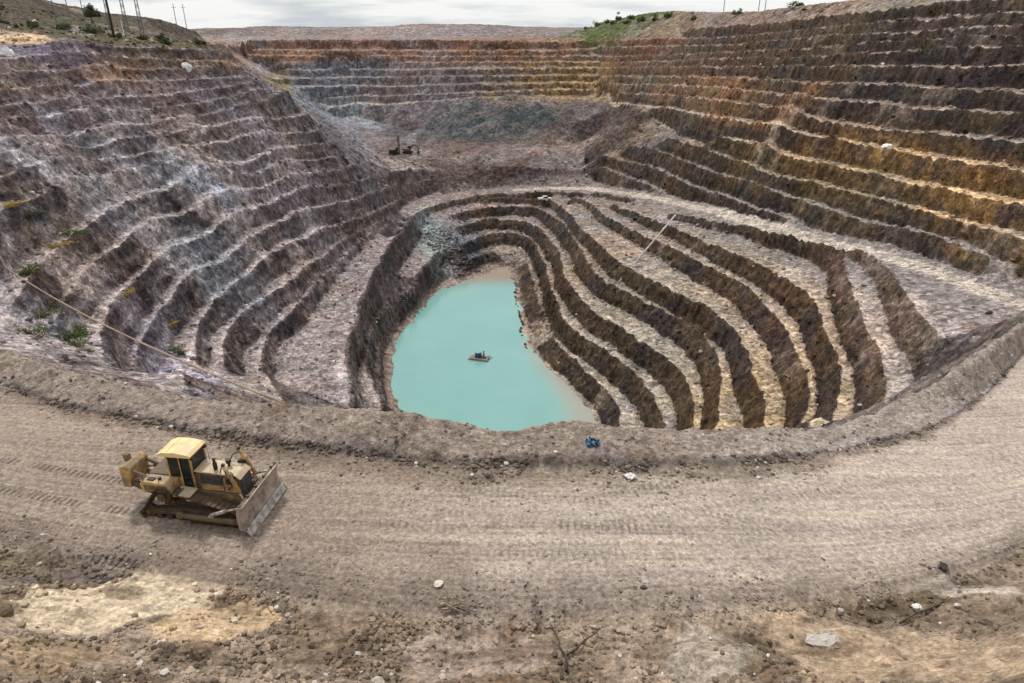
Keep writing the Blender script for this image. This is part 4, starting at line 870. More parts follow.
    box(bm, ((X0 + X1) / 2, 0, Z0), (X1 - X0, 2 * YW, .12)); box(bm, ((X0 + X1) / 2, 0, Z1 - .03), (X1 - X0 + .05, 2 * YW + .05, .08))
    box(bm, ((X0 - .42) / 2, -YW, 1.66), (.55, .06, .5)); box(bm, ((X0 - .42) / 2, YW, 1.66), (.55, .06, .5)); box(bm, (X0, 0, 1.66), (.06, 2 * YW, .5)); box(bm, (X1, 0, 1.72), (.06, 2 * YW, .6))
    cab = mesh_obj('cab', bm, M_YEL, root, bevel=.012)
    for s in (-1, 1):
        bm = bmesh.new(); box(bm, (-.72, s * YW, 2.42), (.52, .02, 1.0)); mesh_obj('side_window', bm, M_GLASS, cab)
    bm = bmesh.new(); box(bm, (X1, 0, 2.48), (.02, 2 * YW - .12, .9)); mesh_obj('windscreen', bm, M_GLASS, cab)
    bm = bmesh.new(); box(bm, (X0, 0, 2.42), (.02, 2 * YW - .12, 1.0)); mesh_obj('rear_window', bm, M_GLASS, cab)
    for s in (-1, 1):
        bm = bmesh.new(); box(bm, (-.17, s * (YW + .005), 2.18), (.42, .02, 1.45))
        d = mesh_obj('cab_door', bm, M_GLASS, cab)
        bm = bmesh.new()
        for (cx, cz, sx2, sz2) in ((-.17, 1.44, .46, .06), (-.17, 2.9, .46, .06), (-.385, 2.18, .04, 1.45), (.045, 2.18, .04, 1.45), (-.17, 1.92, .42, .03)):
            box(bm, (cx, s * (YW + .03), cz), (sx2, .03, sz2))
        mesh_obj('door_frame', bm, M_BLK, d)
    bm = bmesh.new()
    prism(bm, [(-1.3, 2.98), (.16, 2.98), (.2, 3.06), (.05, 3.14), (-.55, 3.22), (-1.15, 3.18), (-1.42, 3.06)], -.64, .64)
    box(bm, (-.95, 0, 3.205), (.04, 1.14, .03))
    mesh_obj('cab_roof', bm, M_ROOF, cab, bevel=.05)
    bm = bmesh.new(); box(bm, (-.5, 0, 1.75), (.42, .46, .16)); box(bm, (-.72, 0, 2.05), (.14, .46, .6)); mesh_obj('seat', bm, M_BLK, cab, bevel=.03)
    for s in (-.55, .55):
        bm = bmesh.new(); box(bm, (.2, s * .9, 2.92), (.1, .16, .12)); mesh_obj('headlight', bm, M_BLK, cab, bevel=.01)
    for s in (-1, 1):
        bm = bmesh.new(); tube(bm, [(.12, s * .68, 1.55), (.14, s * .72, 2.1), (.14, s * .70, 2.86), (.05, s * .60, 2.94)], .018, 8); mesh_obj('grab_rail', bm, M_BLK, cab, True)
    # fenders and tanks
    for s in (-1, 1):
        bm = bmesh.new(); prism(bm, [(-.55, 1.5), (.25, 1.46), (.25, 1.40), (-.55, 1.40)], s * .95 - .33, s * .95 + .33)
        box(bm, (.05, s * .95, 1.1), (.3, .3, .08))
        mesh_obj('fender', bm, M_HOOD, root, bevel=.015)
        bm = bmesh.new(); prism(bm, [(-2.05, 1.52), (-.6, 1.46), (-.6, 1.92), (-1.95, 1.98), (-2.1, 1.85)], s * .88 - .32, s * .88 + .32)
        t = mesh_obj('fuel_tank' if s > 0 else 'hydraulic_tank', bm, M_YEL, root, bevel=.04)
        bm = bmesh.new(); disc(bm, (-1.3, s * .88, 2.0), .07, .1, 14, 'Z'); box(bm, (-1.65, s * .95, 1.99), (.3, .2, .05)); mesh_obj('filler_cap', bm, M_BLK, t)
        bm = bmesh.new(); box(bm, (-1.35, s * 1.205, 1.70), (1.1, .012, .26)); mesh_obj('slotted_panel', bm, M_YELD, t)
        bm = bmesh.new(); tube(bm, [(-1.95, s * 1.12, 1.96), (-1.95, s * 1.12, 2.2), (-1.2, s * 1.12, 2.2), (-1.2, s * 1.12, 1.96)], .016, 8); mesh_obj('handrail', bm, M_YELD, t, True)
    bm = bmesh.new(); box(bm, (-1.55, 0, 1.75), (1.0, 1.1, .5)); mesh_obj('rear_housing', bm, M_YELD, root, bevel=.03)
    # ripper
    bm = bmesh.new()
    for s in (-.5, .5):
        prism(bm, [(-1.9, .75), (-2.0, 1.0), (-3.0, 1.42), (-3.3, 1.42), (-3.3, 1.2), (-3.0, 1.18)], s - .07, s + .07)
        prism(bm, [(-1.95, 1.45), (-1.95, 1.65), (-3.05, 2.12), (-3.05, 1.98)], s - .06, s + .06)
    rp = mesh_obj('ripper', bm, M_YELD, root, bevel=.02)
    bm = bmesh.new(); prism(bm, [(-3.40, 1.15), (-3.0, 1.15), (-2.86, 2.15), (-3.1, 2.32), (-3.4, 2.2)], -.66, .66); mesh_obj('ripper_beam', bm, M_YEL, rp, bevel=.04)
    for s in (-.62, .62):
        bm = bmesh.new(); tube(bm, [(-1.9, s * .8, 1.75), (-2.55, s * .8, 1.62)], .085, 12); tube(bm, [(-2.5, s * .8, 1.63), (-3.1, s * .8, 1.5)], .045, 10)
        mesh_obj('ripper_cylinder', bm, M_STEEL, rp, True)
    bm = bmesh.new(); prism(bm, [(-3.54, 2.5), (-3.26, 2.5), (-3.24, 1.1), (-3.05, .78), (-2.86, .62), (-3.2, .64), (-3.46, .95)], -.09, .09)
    mesh_obj('ripper_shank', bm, M_YELD, rp, bevel=.02)
    # blade, slightly lifted
    bm = bmesh.new(); B = []
    for k in range(13):
        t = k / 12; a = R(-48 + 96 * t); B.append((3.36 - .62 * math.cos(a) , .88 + .86 * math.sin(a)))
    outer = [(x_ - .07, z_) for x_, z_ in reversed(B)]
    prism(bm, B + outer, -1.72, 1.72)
    bl = mesh_obj('blade', bm, M_STEEL, root, bevel=.008)
    for s in (-1, 1):
        bm = bmesh.new(); prism(bm, B + [(2.62, 1.46), (2.58, .88), (2.62, .3)], s * 1.74 - .03, s * 1.74 + .03)
        mesh_obj('end_plate', bm, M_STEEL, bl, bevel=.01)
    bm = bmesh.new(); prism(bm, [(2.90, .27), (2.96, .29), (3.14, .03), (3.09, .0)], -1.76, 1.76); prism(bm, [(2.965, .30), (3.0, .28), (2.94, .36)], -1.7, 1.7)
    mesh_obj('cutting_edge', bm, M_EDGE, bl)
    bm = bmesh.new()
    for z_ in (.55, 1.2): box(bm, (2.62, 0, z_), (.16, 3.3, .2))
    for y_ in (-1.5, -.75, 0, .75, 1.5): box(bm, (2.62, y_, .9), (.12, .08, 1.0))
    mesh_obj('blade_back', bm, M_YELD, bl, bevel=.01)
    for s in (-1, 1):
        bm = bmesh.new(); tube(bm, [(-.3, s * 1.42, .52), (.4, s * 1.46, .52), (2.55, s * 1.46, .46)], [.11, .13, .13], 12); disc(bm, (-.3, s * 1.40, .52), .17, .2, 16)
        pa = mesh_obj('push_arm', bm, M_YELD, root, True)
        bm = bmesh.new(); tube(bm, [(1.2, s * 1.46, .72), (1.9, s * 1.44, .98)], .085, 12); tube(bm, [(1.85, s * 1.44, .96), (2.6, s * 1.42, 1.22)], .05, 10); box(bm, (1.2, s * 1.46, .62), (.2, .12, .2))
        mesh_obj('tilt_cylinder', bm, M_EDGE, pa, True)
        bm = bmesh.new(); tube(bm, [(1.72, s * .68, 2.78), (2.28, s * .72, 1.50)], .085, 14); disc(bm, (1.90, s * .69, 2.34), .13, .22, 14)
        lc = mesh_obj('lift_cylinder', bm, M_YEL, root, True)
        bm = bmesh.new(); tube(bm, [(2.25, s * .72, 1.48), (2.60, s * .75, .72)], .045, 10); mesh_obj('cylinder_rod', bm, M_EDGE, lc, True)
        bm = bmesh.new(); box(bm, (1.82, s * .56, 2.05), (.34, .16, .5)); box(bm, (1.71, s * .68, 2.84), (.12, .12, .12)); tube(bm, [(1.72, s * .6, 2.7), (1.5, s * .45, 2.62), (1.3, s * .4, 2.2)], .028, 8); tube(bm, [(1.8, s * .78, 2.6), (1.95, s * .80, 2.1), (1.9, s * .6, 1.7), (1.6, s * .5, 1.4)], .024, 8)
        mesh_obj('cylinder_bracket', bm, M_BLK, lc, bevel=.01)
    # loose mud lying on the running gear
    return root

# ---------------------------------------------------------------- rocks, gravel
def ico(sub):
    bm = bmesh.new(); bmesh.ops.create_icosphere(bm, subdivisions=sub, radius=1)
    V = np.array([v.co[:] for v in bm.verts]); F = np.array([[v.index for v in f.verts] for f in bm.faces]); bm.free(); return V, F
def rock_shapes(sub, n, seed):
    V, F = ico(sub); rs = np.random.RandomState(seed); out = []
    for _ in range(n):
        W = V.copy()
        for _k in range(7):            # cut flat facets
            d = rs.randn(3); d /= np.linalg.norm(d); c = rs.uniform(.45, .85); p = W @ d; m = p > c; W[m] -= np.outer(p[m] - c, d)
        W *= rs.uniform(.7, 1.25, 3) * np.array([1, 1, .72]); W += rs.randn(*W.shape) * .03; out.append(W)
    return out, F

def stone_mat(name):
    m, nt, b = newmat(name); N = nt.nodes.new; K = nt.links.new
    at = N('ShaderNodeAttribute'); at.attribute_name = 'Col'; tc = N('ShaderNodeTexCoord')
    n = N('ShaderNodeTexNoise'); n.inputs['Scale'].default_value = 14; n.inputs['Detail'].default_value = 5; K(tc.outputs['Object'], n.inputs['Vector'])
    r2 = N('ShaderNodeMapRange'); r2.inputs['To Min'].default_value = .6; r2.inputs['To Max'].default_value = 1.4; K(n.outputs['Fac'], r2.inputs['Value'])
    vm = N('ShaderNodeVectorMath'); vm.operation = 'SCALE'; K(at.outputs['Color'], vm.inputs[0]); K(r2.outputs[0], vm.inputs['Scale'])
    K(vm.outputs[0], b.inputs['Base Color']); b.inputs['Roughness'].default_value = .9; b.inputs['Specular IOR Level'].default_value = .2; return m
M_STONE = stone_mat('stone')

def scatter(name, xs, ys, sizes, seed, sub=1, sink=.25, palette=None):
    xs = np.asarray(xs, np.float32); ys = np.asarray(ys, np.float32); n = len(xs); rs = np.random.RandomState(seed)
    zs, M = height(xs, ys); base = ground_colour(xs, ys, zs, M)
    shapes, F = rock_shapes(sub, 12, seed); nv = len(shapes[0])
    V = np.zeros((n, nv, 3), np.float32); C = np.zeros((n, nv, 3), np.float32)
    pick = rs.randint(0, 12, n); ang = rs.rand(n) * 6.283
    for i in range(n):
        c, s = math.cos(ang[i]), math.sin(ang[i]); W = shapes[pick[i]] * sizes[i]
        V[i, :, 0] = W[:, 0] * c - W[:, 1] * s + xs[i]; V[i, :, 1] = W[:, 0] * s + W[:, 1] * c + ys[i]; V[i, :, 2] = W[:, 2] + zs[i] + sizes[i] * sink
    k = rs.uniform(.6, 1.35, n); pale = rs.rand(n) < .035; tone = np.clip(base * k[:, None], 0, .7)
    tone[pale] = np.array(srgb(200, 192, 184)) * rs.uniform(.7, 1.05, pale.sum())[:, None]
    dk = rs.rand(n) < .2; tone[dk] *= .55
    C[:] = tone[:, None, :]
    Q = (F[None] + (np.arange(n) * nv)[:, None, None]).reshape(-1, 3)
    o = np_mesh(name, V.reshape(-1, 3), Q, C.reshape(-1, 3), M_STONE, smooth=False)
    return o

def single_rock(name, label, cat, x, y, size, col, seed, group=None, stretch=(1, 1, 1), cap=None):
    shapes, F = rock_shapes(3, 1, seed); W = shapes[0] * size * np.array(stretch)
    W = W + .06 * size * np.random.RandomState(seed).randn(*W.shape)
    z = gz(x, y); C = np.tile(np.array(col, np.float32), (len(W), 1))
    if cap is not None: C[W[:, 2] > .15 * size] = cap
    o = np_mesh(name, W, F, C, M_STONE, smooth=False); o.location = (x, y, z + size * .28 * stretch[2])
    return setp(o, label, cat, group)

def build_stones():
    rs = np.random.RandomState(5)
    def az_r(n, f): a = rs.uniform(-.82, .82, n); r = f(a, n); return np.sin(a) * r, np.cos(a) * r
    X, Y, S = [], [], []
    def add(x, y, s0, s1, p=2.2):
        X.append(x); Y.append(y); S.append(s0 + (s1 - s0) * rs.rand(len(x)) ** (p * 1.6))
    x, y = az_r(5200, lambda a, n: rc(C_NEAR, a) + np.abs(rs.randn(n)) * 1.6 - .4); add(x, y, .018, .10)
    x, y = az_r(3400, lambda a, n: rc(C_FOOT, a) - np.abs(rs.randn(n)) * 1.5 + .5); add(x, y, .02, .15)
    x, y = az_r(1500, lambda a, n: rc(C_FOOT, a) - .3 + rs.rand(n) * 1.0); add(x, y, .05, .22)
    x, y = az_r(3000, lambda a, n: rc(C_FOOT, a) + rs.rand(n) * 5.5); add(x, y, .02, .16)
    x, y = az_r(2200, lambda a, n: rc(C_NEAR, a) + rs.rand(n) * (rc(C_FOOT, a) - rc(C_NEAR, a))); add(x, y, .014, .06, 3)
    x, y = az_r(15000, lambda a, n: rc(C_NEAR, a) * (1 - .5 * rs.rand(n) ** 1.2)); add(x, y, .018, .17, 2.6)
    a = rs.uniform(-.82, -.18, 6500); r = rc(C_NEAR, a) * (1 - .55 * rs.rand(6500)); add(np.sin(a) * r, np.cos(a) * r, .03, .17, 1.8)
    X, Y, S = map(np.concatenate, (X, Y, S))
    cl = fbm(X.astype(np.float32), Y.astype(np.float32), 1.6, 3, 3); r_ = np.hypot(X, Y); rn = rc(C_NEAR, np.arctan2(X, Y))
    sand = np.ones(len(X), bool)
    for bx, by, az_, at, ar, ct, cf, s in BLOBS:
        if bx * bx + by * by < 40 ** 2 and sum(ct) > .9:
            dx, dy = X - bx, Y - by; u = (dx * math.cos(az_) - dy * math.sin(az_)) / at; v = (dx * math.sin(az_) + dy * math.cos(az_)) / (ar + .3)
            sand &= ~((u * u + v * v < 1) & (rs.rand(len(X)) < .85))
    keep = (cl + .45 * rs.rand(len(X)) > .05) & sand
    o = scatter('gravel', X[keep], Y[keep], S[keep], 3); setp(o, kind='stuff')
    # rubble on the benches of the pit
    n = 26000; a = rs.uniform(-.8, .8, n); r = 50 + 230 * rs.rand(n) ** .8; x = np.sin(a) * r; y = np.cos(a) * r
    cv = samp(CONV, x, y); g = samp(GRID, x, y)
    dr = np.min([np.hypot(x - q[0], y - q[1]) for q in ROADS['ramp_c']], axis=0)
    L_ = sstep(-5, -40, x)
    p = .12 + .35 * L_ + .9 * sstep(-.02, -.35, cv) + .5 * sstep(.25, .6, fbm(x.astype(np.float32), y.astype(np.float32), 9, 2, 2))
    keep = (rs.rand(n) < p * .8) & (g > -49.4) & (dr > 6.5) & (r > rc(C_OUT, a) + 3)
    x, y, r = x[keep], y[keep], r[keep]
    s = (.10 + .42 * rs.rand(len(x)) ** 3.5) * (.7 + r / 260)
    o = scatter('rubble', x, y, s, 8); setp(o, kind='stuff')
    # the rock slide beside the head of the lake
    n = 1500; t = rs.rand(n); x = -26 + 19 * t + rs.randn(n) * (1.2 + 3.0 * t); y = 217 - 22 * t + rs.randn(n) * 2.5
    g = samp(GRID, x, y); k = g > -49.8; x, y = x[k], y[k]; s = .18 + .75 * rs.rand(len(x)) ** 2.5
    o = scatter('rockslide', x, y, s, 21); setp(o, kind='stuff')

ROCKS = [  # x, y, size, colour, label
    (5.8, 27.7, .30, (96, 82, 74), 'small dark boulder with a white top at the foot of the berm', (210, 205, 200)),
    (-7.7, 17.6, .16, (150, 132, 116), 'round stone at the right end of the sand patch in the foreground', None),
    (-4.2, 14.9, .20, (176, 166, 154), 'pale rock near the bottom edge, left of the dry forked branch', None),
    (-2.9, 20.6, .17, (206, 196, 178), 'pale round stone on the road edge above the heap of dry sticks', None),
    (10.9, 17.6, .34, (176, 168, 160), 'flat grey slab of rock above the dark gully in the foreground', None),
    (15.4, 19.4, .22, (214, 208, 200), 'bright white stone on the bank at the right of the foreground', None),
    (17.9, 21.9, .26, (70, 62, 58), 'black lump of rock on the right edge of the haul road', None),
    (-9.6, 15.2, .17, (112, 92, 74), 'brown rock lying on the pale sand patch in the foreground', None),
    (5.2, 20.4, .15, (92, 80, 72), 'small brown clod on the near edge of the haul road by the branch', None),
    (-16.8, 16.9, .30, (104, 88, 72), 'brown boulder in the bottom left corner of the foreground', None),
    (-18.3, 20.4, .28, (98, 84, 70), 'brown boulder at the left side of the foreground bank', None),
    (79.7, 149.2, 1.1, (226, 222, 216), 'white boulder on the ochre benches of the right wall', None),
    (-98.3, 143.3, 1.7, (224, 222, 222), 'rounded white boulder beside the road on the left rim', None),
    (-82.4, 186.0, 1.5, (220, 218, 216), 'white boulder on the lip of the left wall below the pylon', None),
    (-1.2, 27.9, .26, (120, 108, 100), 'grey boulder half way along the foot of the berm', None),
    (8.9, 28.1, .20, (128, 112, 98), 'light brown boulder at the foot of the berm, right of the white topped one', None),
]

# ---------------------------------------------------------------- plants
def leaf_mat(name, a, b_):
    m, nt, b = newmat(name); N = nt.nodes.new; K = nt.links.new
    at = N('ShaderNodeAttribute'); at.attribute_name = 'Col'; sp = N('ShaderNodeSeparateColor'); K(at.outputs['Color'], sp.inputs[0])
    mx = N('ShaderNodeMix'); mx.data_type = 'RGBA'; K(sp.outputs[0], mx.inputs['Factor']); mx.inputs['A'].default_value = (*a, 1); mx.inputs['B'].default_value = (*b_, 1)
    K(mx.outputs['Result'], b.inputs['Base Color']); b.inputs['Roughness'].default_value = .8; b.inputs['Specular IOR Level'].default_value = .2; return m
M_LEAF = leaf_mat('green_leaves', srgb(52, 66, 30), srgb(110, 122, 58))
M_LEAFD = leaf_mat('dark_leaves', srgb(44, 50, 34), srgb(88, 94, 62))
M_WEED = leaf_mat('yellow_weed', srgb(136, 112, 58), srgb(188, 160, 90))

def crown(name, rx_, ry_, rz_, leaves, size, mat, seed, parent, z0):
    rs = np.random.RandomState(seed)
    nc = 9; cc = rs.randn(nc, 3) * np.array([rx_, ry_, rz_]) * .45; cc[:, 2] = np.abs(cc[:, 2]); cr_ = rs.uniform(.35, .62, nc)
    k = rs.randint(0, nc, leaves); d = rs.randn(leaves, 3); d /= np.linalg.norm(d, axis=1)[:, None]; rad = rs.rand(leaves) ** .45
    P = cc[k] + d * rad[:, None] * cr_[k][:, None] * np.array([rx_, ry_, rz_]); P[:, 2] = np.abs(P[:, 2]) + z0
    u = rs.randn(leaves, 3); u /= np.linalg.norm(u, axis=1)[:, None]; v = np.cross(u, rs.randn(leaves, 3)); v /= np.linalg.norm(v, axis=1)[:, None]
    s = size * rs.uniform(.6, 1.3, leaves)[:, None]
    V = np.stack([P - u * s, P - v * s * .5, P + u * s, P + v * s * .5], 1).reshape(-1, 3)
    c = np.repeat(np.clip(.25 + .6 * (P[:, 2] - z0) / (rz_ + .01) + .25 * rs.randn(leaves), 0, 1), 4)
    Q = np.arange(leaves * 4).reshape(-1, 4)
    o = np_mesh(name, V, Q, np.column_stack([c, c, c]), mat, smooth=False); o.parent = parent; return o

def shrub(name, label, x, y, w_, d_, h_, seed, mat, group=None, cat='shrub', leaves=700, sz=None, trunk=0.0):
    z = gz(x, y); t = thing(name, label, cat, (x, y, z - .05), rnd.uniform(0, 6), group)
    crown('foliage' if not trunk else 'crown', w_, d_, h_, leaves, sz or .09 * max(w_, h_), mat, seed, t, trunk)
    bm = bmesh.new(); rr_ = random.Random(seed)
    if trunk:
        tube(bm, [(0, 0, 0), (.05 * w_, 0, trunk * .6), (0, .04 * w_, trunk + h_ * .6)], [.06 * h_, .045 * h_, .015 * h_], 7)
        for k in range(4):
            a = rr_.uniform(0, 6.28); tube(bm, [(0, 0, trunk * .8), (math.cos(a) * w_ * .4, math.sin(a) * d_ * .4, trunk + h_ * .5)], [.03 * h_, .01 * h_], 6)
    else:
        for k in range(6):
            a = rr_.uniform(0, 6.28); tube(bm, [(0, 0, 0), (math.cos(a) * w_ * .3, math.sin(a) * d_ * .3, h_ * .4), (math.cos(a) * w_ * .6, math.sin(a) * d_ * .6, h_ * .8)], [.03 * h_ + .01, .02 * h_ + .006, .005], 6)
    mesh_obj('trunk' if trunk else 'stem', bm, M_BRANCH, t)
    return t

# ---------------------------------------------------------------- people
def build_person(parent_loc, rotz):
    root = thing('person', 'person in a red shirt with black hair sitting on the raft', 'person', parent_loc, rotz)
    def skin(name, verts, edges, mat, sub=2, par=None):
        me = bpy.data.meshes.new(name); me.from_pydata([v[0] for v in verts], edges, []); me.materials.append(mat)
        o = bpy.data.objects.new(name, me); COL.objects.link(o); o.parent = par
        md = o.modifiers.new('skin', 'SKIN')
        for i, v in enumerate(verts):
            sv = me.skin_vertices[0].data[i]; sv.radius = (v[1], v[2] if len(v) > 2 else v[1]); sv.use_root = i == 0
        md.use_smooth_shade = True
        s = o.modifiers.new('sub', 'SUBSURF'); s.levels = 1; s.render_levels = sub; return o
    # seated: pelvis at .42 above the deck, thighs forward (+x), shins down, forearms on the knees
    V = [((0, 0, .45), .15, .12), ((0, 0, .66), .13, .11), ((.02, 0, .88), .16, .11), ((.04, 0, 1.02), .06), ((.06, 0, 1.12), .07), ((.07, 0, 1.22), .085), ((.07, 0, 1.29), .06)]
    E = [(0, 1), (1, 2), (2, 3), (3, 4), (4, 5), (5, 6)]
    for s in (-1, 1):
        b = len(V)
        V += [((0.02, s * .17, .93), .055), ((.14, s * .24, .70), .042), ((.34, s * .17, .60), .032), ((.42, s * .15, .58), .026), ((.48, s * .145, .55), .018)]
        E += [(2, b), (b, b + 1), (b + 1, b + 2), (b + 2, b + 3), (b + 3, b + 4)]
        b = len(V)
        V += [((.05, s * .10, .42), .085), ((.42, s * .14, .47), .06), ((.40, s * .14, .25), .05), ((.38, s * .14, .06), .035), ((.50, s * .15, .035), .03)]
        E += [(0, b), (b, b + 1), (b + 1, b + 2), (b + 2, b + 3), (b + 3, b + 4)]
    skin('body', V, E, M_SKIN, 2, root)
    V2 = [(v[0], *(r + .016 for r in v[1:])) for v in V[:3]]; E2 = [(0, 1), (1, 2)]
    for s in (-1, 1):
        b = len(V2); V2 += [((0.02, s * .17, .93), .072), ((.10, s * .22, .77), .06)]; E2 += [(2, b), (b, b + 1)]
    skin('shirt', V2, E2, M_RED, 2, root)
    V3 = [((0, 0, .45), .165, .13)]; E3 = []
    for s in (-1, 1):
        b = len(V3); V3 += [((.05, s * .10, .42), .10), ((.42, s * .14, .47), .078), ((.40, s * .14, .25), .066), ((.385, s * .14, .12), .055)]; E3 += [(0, b), (b, b + 1), (b + 1, b + 2), (b + 2, b + 3)]
    skin('trousers', V3, E3, M_TROU, 2, root)
    bm = bmesh.new(); bmesh.ops.create_icosphere(bm, subdivisions=3, radius=.115, matrix=Matrix.Translation((.055, 0, 1.265)) @ Matrix.Diagonal((1, .92, 1.0, 1)))
    bmesh.ops.delete(bm, geom=[v for v in bm.verts if v.co.x > .10 and v.co.z < 1.30 or v.co.z < 1.17], context='VERTS'); mesh_obj('hair', bm, M_HAIR, root, True)
    root.scale = (1.3, 1.3, 1.3)
    return root

def build_raft():
    x, y = -7.5, 143.6; ang = R(-16)
    root = thing('raft', 'small wooden pontoon raft floating on the turquoise lake', 'raft', (x, y, WATER_Z), ang)
    for s in (-.75, .75):
        bm = bmesh.new(); tube(bm, [(-2.7, s, .12), (-2.45, s, .08), (2.0, s, .08), (2.3, s, .14)], [.12, .26, .26, .12], 14); mesh_obj('pontoon', bm, M_PONT, root, True)
    bm = bmesh.new()
    for k in range(18): box(bm, (-2.1 + k * .24, 0, .40), (.2, 1.9, .05))
    for s in (-.7, .7): box(bm, (0, s, .35), (4.3, .1, .07))
    mesh_obj('deck', bm, M_WOOD, root)
    bm = bmesh.new(); box(bm, (-.2, -.96, .50), (4.2, .05, .14)); mesh_obj('side_board', bm, M_WHITE, root)
    bm = bmesh.new(); tube(bm, [(1.0, .4, .42), (2.0, .9, .6), (2.7, 1.3, .1)], .06, 8); mesh_obj('oar', bm, M_BLK, root)
    c = Matrix.Rotation(ang, 4, 'Z')
    def w_(px, py_, z_): v = c @ Vector((px, py_, z_)); return (x + v.x, y + v.y, WATER_Z + v.z)
    d = thing('drum', 'dark teal steel drum with a pale lid standing on the raft', 'drum', w_(-.45, .1, .425), ang)
    bm = bmesh.new(); disc(bm, (0, 0, .62), .74, 1.24, 24, 'Z')
    for z_ in (.06, .44, .82, 1.18): disc(bm, (0, 0, z_), .77, .05, 24, 'Z')
    mesh_obj('shell', bm, M_TEAL, d, bevel=.01)
    bm = bmesh.new(); disc(bm, (0, 0, 1.28), .70, .08, 24, 'Z'); disc(bm, (.3, 0, 1.34), .09, .06, 12, 'Z'); mesh_obj('lid', bm, M_LAV, d, bevel=.01)
    b = thing('crate', 'small brown crate the person on the raft sits on', 'crate', w_(1.0, .1, .425), ang)
    bm = bmesh.new(); box(bm, (0, 0, .17), (.5, .6, .30)); box(bm, (0, 0, .335), (.56, .66, .03)); mesh_obj('crate_box', bm, M_WOOD, b)
    build_person(w_(1.0, .1, .43), ang + R(-150))

# ---------------------------------------------------------------- vehicles far away
def build_pickup(x, y, rotz):
    t = thing('pickup_truck', 'white pickup truck parked on the ramp at the head of the lower pit', 'truck', (x, y, gz(x, y) + .02), rotz)
    bm = bmesh.new(); prism(bm, [(-2.3, .5), (2.3, .5), (2.35, .95), (1.3, 1.05), (.7, 1.62), (-.5, 1.66), (-.75, 1.08), (-2.35, 1.08)], -.85, .85); mesh_obj('body', bm, M_WHITE, t, bevel=.06)
    bm = bmesh.new(); prism(bm, [(1.15, 1.1), (.68, 1.56), (-.42, 1.6), (-.6, 1.12)], -.862, .862); mesh_obj('window', bm, M_GLASS, t)
    for a in (-1.45, 1.45):
        for s in (-.78, .78):
            bm = bmesh.new(); disc(bm, (a, s, .38), .38, .24, 20); wq = mesh_obj('wheel', bm, M_BLK, t)
            bm = bmesh.new(); disc(bm, (a, s, .38), .2, .26, 12); mesh_obj('rim', bm, M_GALV, wq)

def build_rig(x, y):
    t = thing('drill_rig', 'dark tracked drill rig with an upright mast on the far pit floor', 'drill rig', (x, y, gz(x, y)), R(20))
    bm = bmesh.new()
    for s in (-1.1, 1.1): prism(bm, [(-2, 0), (2, 0), (2.3, .4), (2, .8), (-2, .8), (-2.3, .4)], s - .3, s + .3)
    mesh_obj('track', bm, M_BLK, t)
    bm = bmesh.new(); box(bm, (-.3, 0, 1.5), (3.2, 2.0, 1.2)); box(bm, (1.2, -.6, 2.3), (.9, .9, 1.2)); mesh_obj('body', bm, M_BLK, t, bevel=.05)
    bm = bmesh.new()
    for a in (-.3, .3):
        for b in (-.3, .3): tube(bm, [(2.1 + a, b, .3), (2.1 + a, b, 7.4)], .08, 6)
    for k in range(9):
        z0 = .6 + k * .75
        for b in (-.3, .3): tube(bm, [(1.8, b, z0), (2.4, b, z0 + .75)], .05, 5)
        for a in (1.8, 2.4): tube(bm, [(a, -.3, z0), (a, .3, z0 + .75)], .05, 5)
    mesh_obj('mast', bm, M_BLK, t)

def build_excavator(x, y):
    t = thing('excavator', 'small dark excavator working beside the drill rig on the far pit floor', 'excavator', (x, y, gz(x, y)), R(-10))
    bm = bmesh.new()
    for s in (-1, 1): prism(bm, [(-1.7, 0), (1.7, 0), (2, .4), (1.7, .8), (-1.7, .8), (-2, .4)], s - .28, s + .28)
    mesh_obj('track', bm, M_BLK, t)
    bm = bmesh.new(); box(bm, (-.4, 0, 1.5), (3.0, 2.1, 1.0)); mesh_obj('body', bm, M_YELD, t, bevel=.08)
    bm = bmesh.new(); box(bm, (.6, .6, 2.2), (1.2, .9, 1.4)); mesh_obj('cab', bm, M_BLK, t, bevel=.05)
    bm = bmesh.new(); tube(bm, [(.9, -.3, 1.8), (2.6, -.3, 3.4), (4.4, -.3, 3.0)], [.25, .22, .16], 8); tube(bm, [(4.4, -.3, 3.0), (4.7, -.3, 1.2)], .15, 8); mesh_obj('boom', bm, M_BLK, t)
    bm = bmesh.new(); prism(bm, [(4.2, .3), (5.0, .2), (5.1, 1.1), (4.5, 1.3)], -.7, .1); mesh_obj('bucket', bm, M_BLK, t)

# ---------------------------------------------------------------- pylons, poles
def pole(name, label, x, y, h_, r_, mat, cat='pole', group=None, arms=()):
    z = gz(x, y); t = thing(name, label, cat, (x, y, z - .2), R(15), group)
    bm = bmesh.new(); tube(bm, [(0, 0, 0), (0, 0, h_)], [r_, r_ * .7], 8); mesh_obj('shaft', bm, mat, t)
    if arms:
        bm = bmesh.new()
        for za, w_ in arms: box(bm, (0, 0, za), (w_, .14, .16))
        for za, w_ in arms:
            for q in (-.45, 0, .45): disc(bm, (q * w_, 0, za + .2), .09, .3, 8, 'Z')
        mesh_obj('crossarm', bm, mat, t)
    return t

